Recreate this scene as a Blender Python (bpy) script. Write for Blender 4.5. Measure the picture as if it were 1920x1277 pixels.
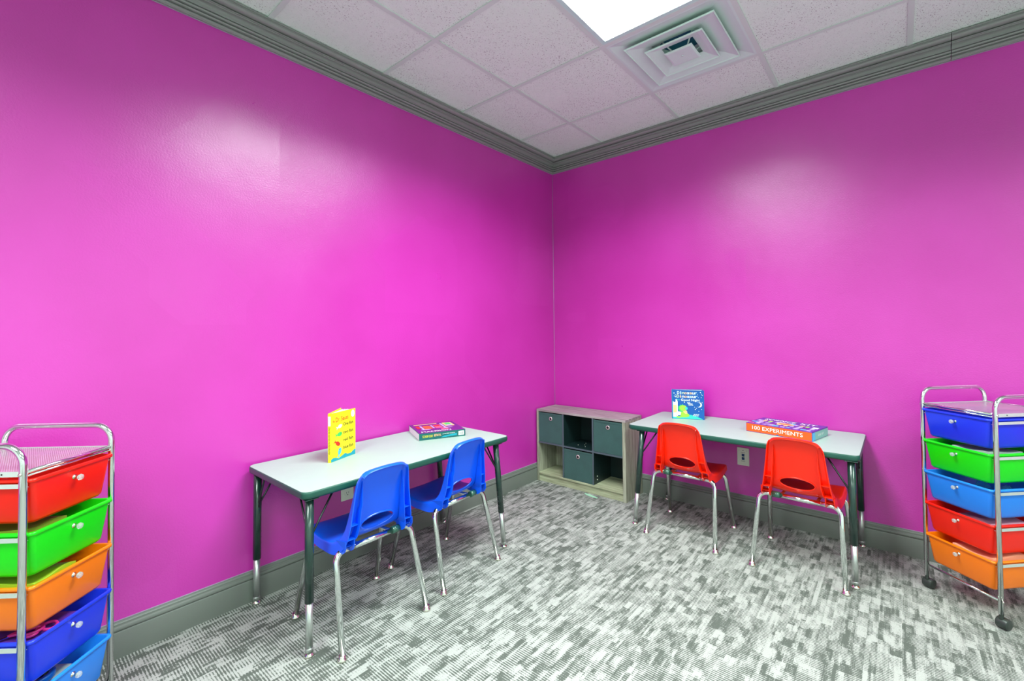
import bpy, bmesh, math, random
from mathutils import Vector, Matrix
PI = math.pi
S = bpy.context.scene
for o in list(bpy.data.objects):
    bpy.data.objects.remove(o)
COL = S.collection

# ------------------------------------------------------------------ camera
F_PX, PX, PY = 841.858, 967.272, 601.540
YAW, PITCH, ROLL = 0.70493, 0.02001, -0.01067
cam_d = bpy.data.cameras.new('camera')
cam = bpy.data.objects.new('camera', cam_d)
COL.objects.link(cam)
cam_d.sensor_fit = 'HORIZONTAL'
cam_d.sensor_width = 36.0
cam_d.lens = 36.0 * F_PX / 1920.0
cam_d.shift_x = (960 - PX) / 1920.0
cam_d.shift_y = (PY - 638.5) / 1920.0
cam_d.clip_start = 0.05
fw = Vector((-math.sin(YAW) * math.cos(PITCH), math.cos(YAW) * math.cos(PITCH), math.sin(PITCH)))
rt0 = Vector((math.cos(YAW), math.sin(YAW), 0))
up0 = rt0.cross(fw)
rt = rt0 * math.cos(ROLL) + up0 * math.sin(ROLL)
up = -rt0 * math.sin(ROLL) + up0 * math.cos(ROLL)
M = Matrix((rt, up, -fw)).transposed().to_4x4()
M.translation = Vector((2.28173, -3.19429, 1.22545))
cam.matrix_world = M
S.camera = cam

# ------------------------------------------------------------------ view, world
S.view_settings.view_transform = 'Standard'
S.view_settings.look = 'None'
S.view_settings.gamma = 1.0
S.view_settings.use_curve_mapping = False
S.view_settings.exposure = 0.68
world = bpy.data.worlds.new('world')
S.world = world
world.use_nodes = True
world.node_tree.nodes['Background'].inputs[0].default_value = (0.93, 1.0, 0.96, 1)
world.node_tree.nodes['Background'].inputs[1].default_value = 0.6

LIGHT_COLOR = (0.87, 1.0, 0.94)
FAR_COLOR = (0.79, 1.0, 0.88)
TROFFER_W = 49.0          # watts of the 2x4 ceiling fixture in view
FAR_W = 43.0              # the three further back in the room
TROFFER_SPREAD = math.radians(147)

H = 2.6912                # ceiling height
T = 0.6096                # ceiling tile
GX, GY = 0.53066, -0.52369
XMAX, YMIN = 4.9, -5.6
CROWN_P, CROWN_D = 0.0825, 0.1092
BASE_H, BASE_T = 0.135, 0.015

# ------------------------------------------------------------------ materials
def lin(h):
    if isinstance(h, str):
        h = h.lstrip('#')
        c = [int(h[i:i + 2], 16) / 255 for i in (0, 2, 4)]
        return tuple(x / 12.92 if x <= 0.04045 else ((x + 0.055) / 1.055) ** 2.4 for x in c) + (1,)
    return tuple(h) + (1,)

class NT:
    def __init__(s, name):
        s.m = bpy.data.materials.new(name)
        s.m.use_nodes = True
        s.t = s.m.node_tree
        s.n = s.t.nodes
        s.b = s.n['Principled BSDF']
    def node(s, typ, **kw):
        n = s.n.new(typ)
        for k, v in kw.items():
            setattr(n, k, v)
        return n
    def link(s, a, b):
        s.t.links.new(a, b)
    def val(s, sock, v):
        if hasattr(v, 'is_output') or isinstance(v, bpy.types.NodeSocket):
            s.link(v, sock)
        else:
            sock.default_value = v
    def math(s, op, a, b=0.0, c=None):
        n = s.node('ShaderNodeMath', operation=op)
        s.val(n.inputs[0], a); s.val(n.inputs[1], b)
        if c is not None: s.val(n.inputs[2], c)
        return n.outputs[0]
    def mix(s, fac, a, b):
        n = s.node('ShaderNodeMix', data_type='RGBA')
        s.val(n.inputs[0], fac); s.val(n.inputs[6], a); s.val(n.inputs[7], b)
        return n.outputs[2]
    def ramp(s, fac, stops):
        n = s.node('ShaderNodeValToRGB')
        e = n.color_ramp.elements
        while len(e) < len(stops): e.new(0.5)
        for i, (p, c) in enumerate(stops):
            e[i].position = p; e[i].color = c
        s.link(fac, n.inputs[0])
        return n.outputs[0]
    def coord(s, kind='Object', scale=None, rot=None):
        c = s.node('ShaderNodeTexCoord').outputs[kind]
        if scale or rot:
            mp = s.node('ShaderNodeMapping')
            if scale: mp.inputs['Scale'].default_value = scale
            if rot: mp.inputs['Rotation'].default_value = rot
            s.link(c, mp.inputs[0]); c = mp.outputs[0]
        return c
    def noise(s, co, scale, detail=2.0, rough=0.5):
        n = s.node('ShaderNodeTexNoise')
        n.inputs['Scale'].default_value = scale
        n.inputs['Detail'].default_value = detail
        n.inputs['Roughness'].default_value = rough
        s.link(co, n.inputs['Vector'])
        return n.outputs[0]
    def bump(s, h, strength, dist=0.001):
        n = s.node('ShaderNodeBump')
        n.inputs['Strength'].default_value = strength
        n.inputs['Distance'].default_value = dist
        s.link(h, n.inputs['Height'])
        s.link(n.outputs[0], s.b.inputs['Normal'])

def mat(name, color, rough=0.5, metal=0.0, coat=0.0, spec=0.5, bump=0.0, bscale=200.0, vary=0.0, trans=0.0, sss=0.0, emis=0.0):
    t = NT(name)
    b = t.b
    b.inputs['Base Color'].default_value = lin(color)
    b.inputs['Roughness'].default_value = rough
    b.inputs['Metallic'].default_value = metal
    b.inputs['Coat Weight'].default_value = coat
    b.inputs['Coat Roughness'].default_value = 0.15
    b.inputs['Specular IOR Level'].default_value = spec
    b.inputs['Transmission Weight'].default_value = trans
    if sss:
        b.inputs['Subsurface Weight'].default_value = sss
        b.inputs['Subsurface Radius'].default_value = (0.02, 0.02, 0.02)
        b.inputs['Subsurface Scale'].default_value = 0.5
    if emis:
        b.inputs['Emission Color'].default_value = lin(color)
        b.inputs['Emission Strength'].default_value = emis
    co = t.coord()
    nz = t.noise(co, bscale)
    if bump: t.bump(nz, bump)
    if vary:
        n2 = t.noise(co, 9.0, 3.0)
        c = lin(color)
        a = tuple(x * (1 - vary) for x in c[:3]) + (1,)
        d = tuple(min(1, x * (1 + vary)) for x in c[:3]) + (1,)
        t.link(t.mix(n2, a, d), b.inputs['Base Color'])
    return t.m

def m_wall():
    t = NT('magenta_wall_paint')
    co = t.coord()
    base, lighter, darker = lin('#c930ab'), lin('#d244b6'), lin('#c129a2')
    n = t.noise(co, 1.7, 3.0)
    col = t.mix(t.ramp(n, [(0.35, (0, 0, 0, 1)), (0.65, (1, 1, 1, 1))]), base, darker)
    # touch-up roller patches: blocky shapes that catch the light differently
    v = t.node('ShaderNodeTexVoronoi', distance='CHEBYCHEV')
    v.inputs['Scale'].default_value = 2.2
    t.link(co, v.inputs['Vector'])
    sep = t.node('ShaderNodeSeparateColor'); t.link(v.outputs['Color'], sep.inputs[0])
    patch = t.ramp(sep.outputs[0], [(0.80, (0, 0, 0, 1)), (0.83, (1, 1, 1, 1))])
    t.link(t.mix(t.math('MULTIPLY', patch, 0.12), col, lighter), t.b.inputs['Base Color'])
    r = t.math('ADD', t.math('MULTIPLY', t.noise(co, 3.0, 4.0, 0.6), 0.16), 0.27)
    r = t.math('ADD', r, t.math('MULTIPLY', patch, -0.05))
    t.link(r, t.b.inputs['Roughness'])
    t.b.inputs['Specular IOR Level'].default_value = 0.85
    h = t.math('ADD', t.noise(co, 140.0, 3.0, 0.6), t.math('MULTIPLY', t.noise(co, 5.0, 2.0), 3.0))
    t.bump(h, 0.34, 0.0018)
    return t.m

def m_carpet():
    t = NT('grey_block_carpet')
    sx = t.node('ShaderNodeSeparateXYZ'); t.link(t.coord(), sx.inputs[0])
    x, y = sx.outputs[0], sx.outputs[1]
    def cell(wx, ly, seed):
        xi = t.math('FLOOR', t.math('DIVIDE', x, wx))
        w1 = t.node('ShaderNodeTexWhiteNoise', noise_dimensions='2D')
        cx = t.node('ShaderNodeCombineXYZ'); t.link(xi, cx.inputs[0]); cx.inputs[1].default_value = seed
        t.link(cx.outputs[0], w1.inputs['Vector'])
        off = t.math('MULTIPLY', w1.outputs['Value'], ly * 7)
        yi = t.math('FLOOR', t.math('DIVIDE', t.math('ADD', y, off), ly))
        w2 = t.node('ShaderNodeTexWhiteNoise', noise_dimensions='3D')
        c2 = t.node('ShaderNodeCombineXYZ'); t.link(xi, c2.inputs[0]); t.link(yi, c2.inputs[1]); c2.inputs[2].default_value = seed
        t.link(c2.outputs[0], w2.inputs['Vector'])
        return w2.outputs['Value']
    a = cell(0.036, 0.052, 1.0)
    b = cell(0.0165, 0.074, 5.0)
    c = cell(0.0105, 0.034, 9.0)
    v = t.math('ADD', t.math('ADD', t.math('MULTIPLY', a, 0.36), t.math('MULTIPLY', b, 0.34)), t.math('MULTIPLY', c, 0.24))
    co = t.coord()
    nz = t.noise(co, 260.0, 3.0, 0.7)
    nz2 = t.noise(co, 90.0, 2.0, 0.6)
    # ribs run along x
    rib = t.math('SINE', t.math('ADD', t.math('MULTIPLY', y, 2 * PI / 0.0098), t.math('MULTIPLY', nz2, 1.5)))
    rib01 = t.math('ADD', t.math('MULTIPLY', rib, 0.5), 0.5)
    # dark yarn appears on the ribs where the block value is low
    amp = t.math('ADD', 0.16, t.math('MULTIPLY', cell(0.036, 0.052, 13.0), 0.55))
    streak = cell(0.0075, 0.42, 21.0)
    v = t.math('ADD', v, t.math('MULTIPLY', t.math('SUBTRACT', streak, 0.5), 0.22))
    f = t.math('ADD', t.math('MULTIPLY', v, 1.0), t.math('MULTIPLY', t.math('SUBTRACT', rib01, 0.5), amp))
    f = t.math('ADD', f, t.math('MULTIPLY', t.math('SUBTRACT', nz, 0.5), 0.8))
    mask = t.ramp(f, [(0.36, (0, 0, 0, 1)), (0.55, (1, 1, 1, 1))])
    dark = t.mix(nz, lin('#4a4e49'), lin('#646863'))
    light = t.mix(nz, lin('#908f8c'), lin('#b8b8b5'))
    t.link(t.mix(mask, dark, light), t.b.inputs['Base Color'])
    t.b.inputs['Roughness'].default_value = 0.95
    t.b.inputs['Specular IOR Level'].default_value = 0.15
    hgt = t.math('ADD', t.math('MULTIPLY', rib01, 0.6), nz)
    t.bump(hgt, 0.35, 0.002)
    return t.m

def m_tile():
    t = NT('fissured_ceiling_tile')
    co = t.coord()
    nz = t.noise(co, 26.0, 2.0)
    # little worm shaped fissures
    wob = t.node('ShaderNodeMapping')
    t.link(co, wob.inputs[0])
    def pits(scale, sc, rot, thr, seed):
        mp = t.node('ShaderNodeMapping')
        mp.inputs['Scale'].default_value = sc
        mp.inputs['Rotation'].default_value = (0, 0, rot)
        mp.inputs['Location'].default_value = (seed, seed * 2, 0)
        t.link(co, mp.inputs[0])
        v = t.node('ShaderNodeTexVoronoi', voronoi_dimensions='2D')
        v.inputs['Scale'].default_value = scale
        t.link(mp.outputs[0], v.inputs['Vector'])
        sep = t.node('ShaderNodeSeparateColor'); t.link(v.outputs['Color'], sep.inputs[0])
        on = t.math('GREATER_THAN', sep.outputs[0], 0.55)
        d = t.math('LESS_THAN', v.outputs['Distance'], t.math('MULTIPLY', sep.outputs[1], thr))
        return t.math('MULTIPLY', on, d)
    p = t.math('MAXIMUM', pits(100, (1, 0.40, 1), 0.6, 0.20, 0.3), pits(108, (0.42, 1, 1), 0.3, 0.19, 4.7))
    p = t.math('MAXIMUM', p, pits(200, (1, 1, 1), 0.2, 0.28, 2.2))
    dens = t.ramp(t.noise(co, 3.2, 2.0), [(0.34, (0.25, 0.25, 0.25, 1)), (0.6, (1, 1, 1, 1))])
    p = t.math('MULTIPLY', p, dens)
    base = t.mix(nz, lin('#dcf4e5'), lin('#e7faee'))
    t.link(t.mix(t.math('MULTIPLY', p, 0.65), base, lin('#5c5e5c')), t.b.inputs['Base Color'])
    t.b.inputs['Roughness'].default_value = 0.92
    t.b.inputs['Specular IOR Level'].default_value = 0.2
    t.bump(t.math('ADD', t.math('MULTIPLY', p, -1.0), t.math('MULTIPLY', t.noise(co, 300.0), 0.25)), 0.4, 0.002)
    return t.m

def m_wood(name, axis, a, b, c):
    t = NT(name)
    sc = {'x': (1.2, 16, 16), 'y': (16, 1.2, 16), 'z': (16, 16, 1.2)}[axis]
    co = t.coord(scale=sc)
    n = t.noise(co, 2.6, 6.0, 0.62)
    n2 = t.noise(co, 9.0, 3.0, 0.6)
    f = t.math('ADD', t.math('MULTIPLY', n, 0.8), t.math('MULTIPLY', n2, 0.3))
    t.link(t.ramp(f, [(0.38, lin(a)), (0.53, lin(b)), (0.68, lin(c))]), t.b.inputs['Base Color'])
    t.b.inputs['Roughness'].default_value = 0.5
    t.bump(f, 0.15)
    return t.m

def m_mesh_sheet():
    t = NT('fine_wire_mesh')
    sx = t.node('ShaderNodeSeparateXYZ'); t.link(t.coord(), sx.inputs[0])
    def lines(a, sgn):
        u = t.math('ADD', sx.outputs[0], t.math('MULTIPLY', sx.outputs[1], sgn))
        w = t.math('ABSOLUTE', t.math('SINE', t.math('MULTIPLY', u, PI / 0.0062)))
        return t.math('LESS_THAN', w, 0.62)
    a = t.math('MAXIMUM', lines(0, 1.0), lines(0, -1.0))
    t.b.inputs['Base Color'].default_value = lin('#dcc4d4')  # pink reflection of the wall is put into the wire colour
    t.b.inputs['Metallic'].default_value = 0.6
    t.b.inputs['Roughness'].default_value = 0.33
    t.link(a, t.b.inputs['Alpha'])
    return t.m

def m_fabric(name, color):
    t = NT(name)
    co = t.coord()
    n = t.noise(co, 14.0, 4.0, 0.6)
    c = lin(color)
    t.link(t.mix(n, tuple(x * 0.75 for x in c[:3]) + (1,), tuple(x * 1.3 for x in c[:3]) + (1,)), t.b.inputs['Base Color'])
    t.b.inputs['Roughness'].default_value = 0.8
    t.b.inputs['Sheen Weight'].default_value = 0.3
    t.bump(t.math('ADD', n, t.math('MULTIPLY', t.noise(co, 700.0), 0.3)), 0.5, 0.004)
    return t.m

def m_laminate():
    t = NT('speckled_grey_laminate')
    co = t.coord()
    n = t.noise(co, 500.0, 2.0, 0.7)
    n2 = t.noise(co, 25.0, 2.0)
    t.link(t.mix(t.math('ADD', t.math('MULTIPLY', n, 0.8), t.math('MULTIPLY', n2, 0.2)), lin('#95aaa1'), lin('#afc2ba')), t.b.inputs['Base Color'])
    t.b.inputs['Roughness'].default_value = 0.42
    return t.m

def m_chrome(name='chrome_tube', rough=0.10, color='#dfe3e1'):
    t = NT(name)
    t.b.inputs['Base Color'].default_value = lin(color)
    t.b.inputs['Metallic'].default_value = 1.0
    t.b.inputs['Roughness'].default_value = rough
    return t.m

def m_worn_chrome():
    t = NT('brushed_leg_steel')
    co = t.coord(scale=(1, 1, 0.06))
    n = t.noise(co, 500.0, 3.0, 0.7)
    t.link(t.mix(n, lin('#8d918e'), lin('#e9ecea')), t.b.inputs['Base Color'])
    t.b.inputs['Metallic'].default_value = 0.85
    t.b.inputs['Roughness'].default_value = 0.3
    return t.m

W = dict(
    wall=m_wall(), carpet=m_carpet(), tile=m_tile(),
    far_wall=mat('pale_wall_paint', '#e0e9e4', 0.6, bump=0.1),
    trim=mat('grey_trim_paint', '#6f736e', 0.32, spec=0.5, bump=0.05, bscale=90, vary=0.04),
    crown=mat('grey_crown_paint', '#8a8f8b', 0.24, spec=0.7, bump=0.02, bscale=90, vary=0.03),
    caulk=mat('pale_caulk', '#a89ab0', 0.5),
    tee=mat('white_grid_metal', '#cfe6d9', 0.35, vary=0.02),
    register=mat('register_enamel_glare_tint', '#d0efe2', 0.35, vary=0.02),  # white enamel with the lamp's mint glare put into its colour
    duct=mat('teal_duct_lining', '#17788c', 0.6),
    fixture=mat('fixture_enamel_mint_glow', '#c4efe2', 0.3),  # mint glow of the lens is painted into the frame colour
    lens=mat('lit_lens', '#f7fffc', 0.4, emis=1.6),
    louver=mat('louver_metal', '#eef6f2', 0.35, emis=0.55),
    laminate=m_laminate(),
    edge=mat('dark_green_edge_band', '#1a4d42', 0.33, spec=0.5, vary=0.15, bump=0.08),
    leg_paint=mat('dark_green_leg_enamel', '#16332d', 0.25, coat=0.4, vary=0.1),
    rod=mat('black_rod', '#131b1b', 0.3),
    chrome=m_chrome(), rail=mat('satin_steel_rail', '#dfe9e4', 0.25, metal=0.6), steel=m_worn_chrome(),
    glide=m_chrome('nickel_glide', 0.16, '#e3e0d4'),
    blue=mat('blue_polypropylene', '#0a5af2', 0.30, spec=0.5, bump=0.05, bscale=600, vary=0.04),
    red=mat('red_polypropylene', '#fb2403', 0.30, spec=0.5, bump=0.05, bscale=600, vary=0.04),
    sleeve=mat('dark_green_sleeve', '#2b5a4c', 0.25, coat=0.5),
    oak_x=m_wood('grey_oak_along', 'x', '#6f6462', '#94898a', '#b4a9aa'),
    oak_z=m_wood('grey_oak_upright', 'z', '#757463', '#989786', '#b3b4a0'),
    oak_shelf=m_wood('grey_oak_shelf', 'x', '#85866b', '#a5a78a', '#bfc2a4'),
    black_board=mat('black_board', '#16292a', 0.35, vary=0.1),
    board_edge=mat('board_edge_band', '#4e5a64', 0.45),
    bin=m_fabric('charcoal_bin_fabric', '#2a504e'),
    ring=mat('grommet_ring', '#e8cdd3', 0.25, metal=0.5),
    dark=mat('dark_void', '#05090a', 0.9),
    plate=mat('white_outlet_plate', '#dfe3d6', 0.35),
    slot=mat('dark_slot', '#30343a', 0.5),
    jack=mat('blue_jack', '#123c74', 0.35),
    mesh_sheet=m_mesh_sheet(),
    rubber=mat('black_caster_plastic', '#303633', 0.35, vary=0.1),
    crystal=mat('clear_knob_plastic', '#f2f4f6', 0.05, trans=0.75, coat=0.5),
    d_red=mat('red_drawer_plastic', '#fb1a00', 0.32, sss=0.15, bump=0.03),
    d_green=mat('green_drawer_plastic', '#0ede0a', 0.32, sss=0.15, bump=0.03),
    d_orange=mat('orange_drawer_plastic', '#ff7b00', 0.32, sss=0.15, bump=0.03),
    d_indigo=mat('indigo_drawer_plastic', '#1836ec', 0.30, sss=0.15, bump=0.03),
    d_sky=mat('sky_blue_drawer_plastic', '#1f86f5', 0.32, sss=0.15, bump=0.03),
    paper=mat('white_paper', '#f1f4f0', 0.7),
    yellow=mat('yellow_cover', '#eedd18', 0.35),
    white=mat('white_ink', '#f4f8f4', 0.45),
    black=mat('black_ink', '#0c0b09', 0.5),
    ink_red=mat('red_ink', '#d0280e', 0.45),
    ink_green=mat('green_ink', '#3fc75e', 0.45),
    ink_lime=mat('lime_ink', '#9ee640', 0.45),
    ink_blue=mat('blue_ink', '#4cb4e4', 0.45),
    ink_teal=mat('teal_ink', '#1398ad', 0.45),
    ink_sea=mat('pale_teal_ink', '#35c9bd', 0.45),
    ink_peach=mat('peach_ink', '#f7c183', 0.45),
    ink_mist=mat('mist_ink', '#c9f0ee', 0.45), ink_pale=mat('pale_lime_ink', '#d9efa8', 0.45),
    ink_pink=mat('pink_ink', '#f35a80', 0.45),
    ink_orange=mat('orange_ink', '#f85a18', 0.42),
    ink_purple=mat('purple_ink', '#6a1f7c', 0.4),
    ink_violet=mat('violet_ink', '#5d2d96', 0.4),
    ink_lav=mat('lavender_ink', '#b9a6dc', 0.42),
    navy=mat('navy_cover', '#0a55a6', 0.35, vary=0.12),
    dteal=mat('dark_teal_cover', '#0c5d5c', 0.35),
    pale_teal=mat('pale_teal_cover', '#7db3aa', 0.4, vary=0.1),
    scrap=mat('pale_green_paper', '#9fd0b4', 0.6),
    peach=mat('peach_paper', '#f2a484', 0.7),
    pinkp=mat('pale_pink_paper', '#cf8fa8', 0.6),
    greyp=mat('grey_paper', '#aab6b2', 0.6),
    lime_card=mat('lime_card', '#a9c928', 0.5),
    olive=mat('olive_paper', '#8f9a2c', 0.7, vary=0.3, bump=0.3, bscale=60),
    pinkh=mat('pink_handle_plastic', '#d42f8a', 0.3),
)

# ------------------------------------------------------------------ geometry helpers
def add_box(bm, c, s, rot=None, bevel=0.0, seg=2):
    r = bmesh.ops.create_cube(bm, size=1.0)
    vs = r['verts']
    bmesh.ops.scale(bm, vec=s, verts=vs)
    if bevel > 0:
        es = list({e for v in vs for e in v.link_edges})
        b = bmesh.ops.bevel(bm, geom=es, offset=bevel, segments=seg, profile=0.5, affect='EDGES')
        vs = list({v for f in b['faces'] for v in f.verts} | {v for v in vs if v.is_valid})
    if rot is not None:
        bmesh.ops.rotate(bm, cent=(0, 0, 0), matrix=rot, verts=vs)
    bmesh.ops.translate(bm, vec=c, verts=vs)
    return vs

def box_minmax(bm, a, b, bevel=0.0):
    c = [(a[i] + b[i]) / 2 for i in range(3)]
    s = [abs(b[i] - a[i]) for i in range(3)]
    return add_box(bm, c, s, bevel=bevel)

def fillet(pts, rad, seg=8):
    """Polyline with the inner corners rounded."""
    pts = [Vector(p) for p in pts]
    out = [pts[0]]
    for i in range(1, len(pts) - 1):
        p, a, b = pts[i], pts[i - 1], pts[i + 1]
        r = rad[i - 1] if isinstance(rad, (list, tuple)) else rad
        u, v = (a - p).normalized(), (b - p).normalized()
        ang = u.angle(v)
        if ang > PI - 0.02 or r <= 0:
            out.append(p); continue
        d = r / math.tan(ang / 2)
        d = min(d, (a - p).length * 0.49, (b - p).length * 0.49)
        r = d * math.tan(ang / 2)
        cen = p + (u + v).normalized() * (r / math.sin(ang / 2))
        s, e = p + u * d - cen, p + v * d - cen
        tot = s.angle(e)
        ax = s.cross(e).normalized()
        for k in range(seg + 1):
            out.append(cen + Matrix.Rotation(tot * k / seg, 3, ax) @ s)
    out.append(pts[-1])
    return out

def add_tube(bm, pts, r, n=12, caps=True):
    pts = [Vector(p) for p in pts]
    rr = r if isinstance(r, (list, tuple)) else [r] * len(pts)
    t0 = (pts[1] - pts[0]).normalized()
    ref = Vector((0, 0, 1)) if abs(t0.z) < 0.9 else Vector((1, 0, 0))
    nrm = (ref - t0 * ref.dot(t0)).normalized()
    rings = []
    prev = t0
    for i, p in enumerate(pts):
        if i == 0: t = t0
        elif i == len(pts) - 1: t = (pts[-1] - pts[-2]).normalized()
        else: t = ((pts[i] - pts[i - 1]).normalized() + (pts[i + 1] - pts[i]).normalized()).normalized()
        ax = prev.cross(t)
        if ax.length > 1e-7:
            nrm = Matrix.Rotation(prev.angle(t), 3, ax.normalized()) @ nrm
        prev = t
        bn = t.cross(nrm)
        rings.append([bm.verts.new(p + (nrm * math.cos(2 * PI * k / n) + bn * math.sin(2 * PI * k / n)) * rr[i]) for k in range(n)])
    for a, b in zip(rings, rings[1:]):
        for k in range(n):
            f = bm.faces.new((a[k], a[(k + 1) % n], b[(k + 1) % n], b[k])); f.smooth = True
    if caps:
        bm.faces.new(list(reversed(rings[0]))); bm.faces.new(rings[-1])

def add_lathe(bm, prof, o=(0, 0, 0), axis=(0, 0, 1), n=20, smooth=True):
    """prof: list of (radius, height) along axis from o."""
    o, axis = Vector(o), Vector(axis).normalized()
    ref = Vector((1, 0, 0)) if abs(axis.x) < 0.9 else Vector((0, 1, 0))
    u = (ref - axis * ref.dot(axis)).normalized(); v = axis.cross(u)
    rings = []
    for r, h in prof:
        if r < 1e-6: rings.append([bm.verts.new(o + axis * h)])
        else: rings.append([bm.verts.new(o + axis * h + (u * math.cos(2 * PI * k / n) + v * math.sin(2 * PI * k / n)) * r) for k in range(n)])
    for a, b in zip(rings, rings[1:]):
        for k in range(n):
            k2 = (k + 1) % n
            if len(a) == 1 and len(b) == 1: continue
            if len(a) == 1: f = bm.faces.new((a[0], b[k2], b[k]))
            elif len(b) == 1: f = bm.faces.new((a[k], a[k2], b[0]))
            else: f = bm.faces.new((a[k], a[k2], b[k2], b[k]))
            f.smooth = smooth
    if len(rings[0]) > 1: bm.faces.new(list(reversed(rings[0])))
    if len(rings[-1]) > 1: bm.faces.new(rings[-1])

def add_prism(bm, poly, a, b):
    """poly: list of 2D points; a/b functions mapping (u,v)->3D for both ends."""
    A = [bm.verts.new(a(*p)) for p in poly]; B = [bm.verts.new(b(*p)) for p in poly]
    n = len(poly)
    for k in range(n):
        bm.faces.new((A[k], A[(k + 1) % n], B[(k + 1) % n], B[k]))
    bm.faces.new(list(reversed(A))); bm.faces.new(B)

def obj(name, bm, m, parent=None, smooth_angle=None, loc=None, rotz=0.0):
    me = bpy.data.meshes.new(name)
    bmesh.ops.recalc_face_normals(bm, faces=bm.faces)
    if smooth_angle:
        for f in bm.faces: f.smooth = True
        for e in bm.edges:
            if len(e.link_faces) == 2 and e.calc_face_angle(0) > smooth_angle: e.smooth = False
    bm.to_mesh(me); bm.free()
    ms = m if isinstance(m, (list, tuple)) else [m]
    for x in ms: me.materials.append(x)
    o = bpy.data.objects.new(name, me)
    COL.objects.link(o)
    if loc is not None: o.location = loc
    o.rotation_euler[2] = rotz
    if parent: o.parent = parent
    return o

def tag(o, label, cat, group=None, kind=None):
    o['label'] = label; o['category'] = cat
    if group: o['group'] = group
    if kind: o['kind'] = kind
    return o

def thing(name, label, cat, loc=(0, 0, 0), rotz=0.0, group=None):
    o = bpy.data.objects.new(name, None)
    o.empty_display_size = 0.05
    COL.objects.link(o)
    o.location = loc; o.rotation_euler = (0, 0, rotz)
    return tag(o, label, cat, group)

def struct(name, bm, m, parent=None, **kw):
    o = obj(name, bm, m, parent, **kw)
    if parent is None: o['kind'] = 'structure'
    return o

def dup(root, loc, rotz, label, group=None):
    r = root.copy(); COL.objects.link(r); r.location = loc; r.rotation_euler = (0, 0, rotz)
    r['label'] = label
    if group: r['group'] = group
    for ch in list(root.children):
        c = ch.copy(); COL.objects.link(c); c.parent = r
        for g in list(ch.children):
            d = g.copy(); COL.objects.link(d); d.parent = c
    return r

def frame(o, x, y):
    """4x4 with origin o, local x/y axes along x and y."""
    x, y = Vector(x).normalized(), Vector(y).normalized()
    z = x.cross(y).normalized()
    m = Matrix((x, y, z)).transposed().to_4x4(); m.translation = Vector(o)
    return m

def text(name, body, m, parent, fr, x, y, w=None, h=0.01, bold=0.0, spacing=1.0, off=0.0004, shear=0.0, rot=0.0):
    """Flat lettering centred on (x, y) in frame fr, h tall (cap height), squeezed to width w."""
    cu = bpy.data.curves.new(name, 'FONT')
    cu.body = body; cu.size = 1.0; cu.align_x = 'CENTER'; cu.align_y = 'CENTER'
    cu.offset = bold; cu.space_character = spacing; cu.shear = shear; cu.resolution_u = 3
    tmp = bpy.data.objects.new(name, cu); COL.objects.link(tmp)
    dg = bpy.context.evaluated_depsgraph_get()
    me = bpy.data.meshes.new_from_object(tmp.evaluated_get(dg))
    bpy.data.objects.remove(tmp)
    xs = [v.co.x for v in me.vertices]; ys = [v.co.y for v in me.vertices]
    cx, cy = (min(xs) + max(xs)) / 2, (min(ys) + max(ys)) / 2
    sy = h / (max(ys) - min(ys)); sx = (w / (max(xs) - min(xs))) if w else sy
    c, s = math.cos(rot), math.sin(rot)
    for v in me.vertices:
        a, b = (v.co.x - cx) * sx, (v.co.y - cy) * sy
        v.co = fr @ Vector((x + a * c - b * s, y + a * s + b * c, off))
    me.materials.clear(); me.materials.append(m)
    o = bpy.data.objects.new(name, me); COL.objects.link(o)
    o.parent = parent
    return o

def decal(name, polys, m, parent, fr, off=0.0003):
    bm = bmesh.new()
    for k, p in enumerate(polys):
        bm.faces.new([bm.verts.new(fr @ Vector((a, b, off + k * 0.00003))) for a, b in p])
    return obj(name, bm, m, parent)

def ell(cx, cy, rx, ry, n=20, a0=0.0, a1=2 * PI, rot=0.0):
    full = abs(a1 - a0 - 2 * PI) < 1e-6
    out = []
    for k in range(n if full else n + 1):
        a = a0 + (a1 - a0) * k / n
        px, py = rx * math.cos(a), ry * math.sin(a)
        out.append((cx + px * math.cos(rot) - py * math.sin(rot), cy + px * math.sin(rot) + py * math.cos(rot)))
    return out

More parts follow.
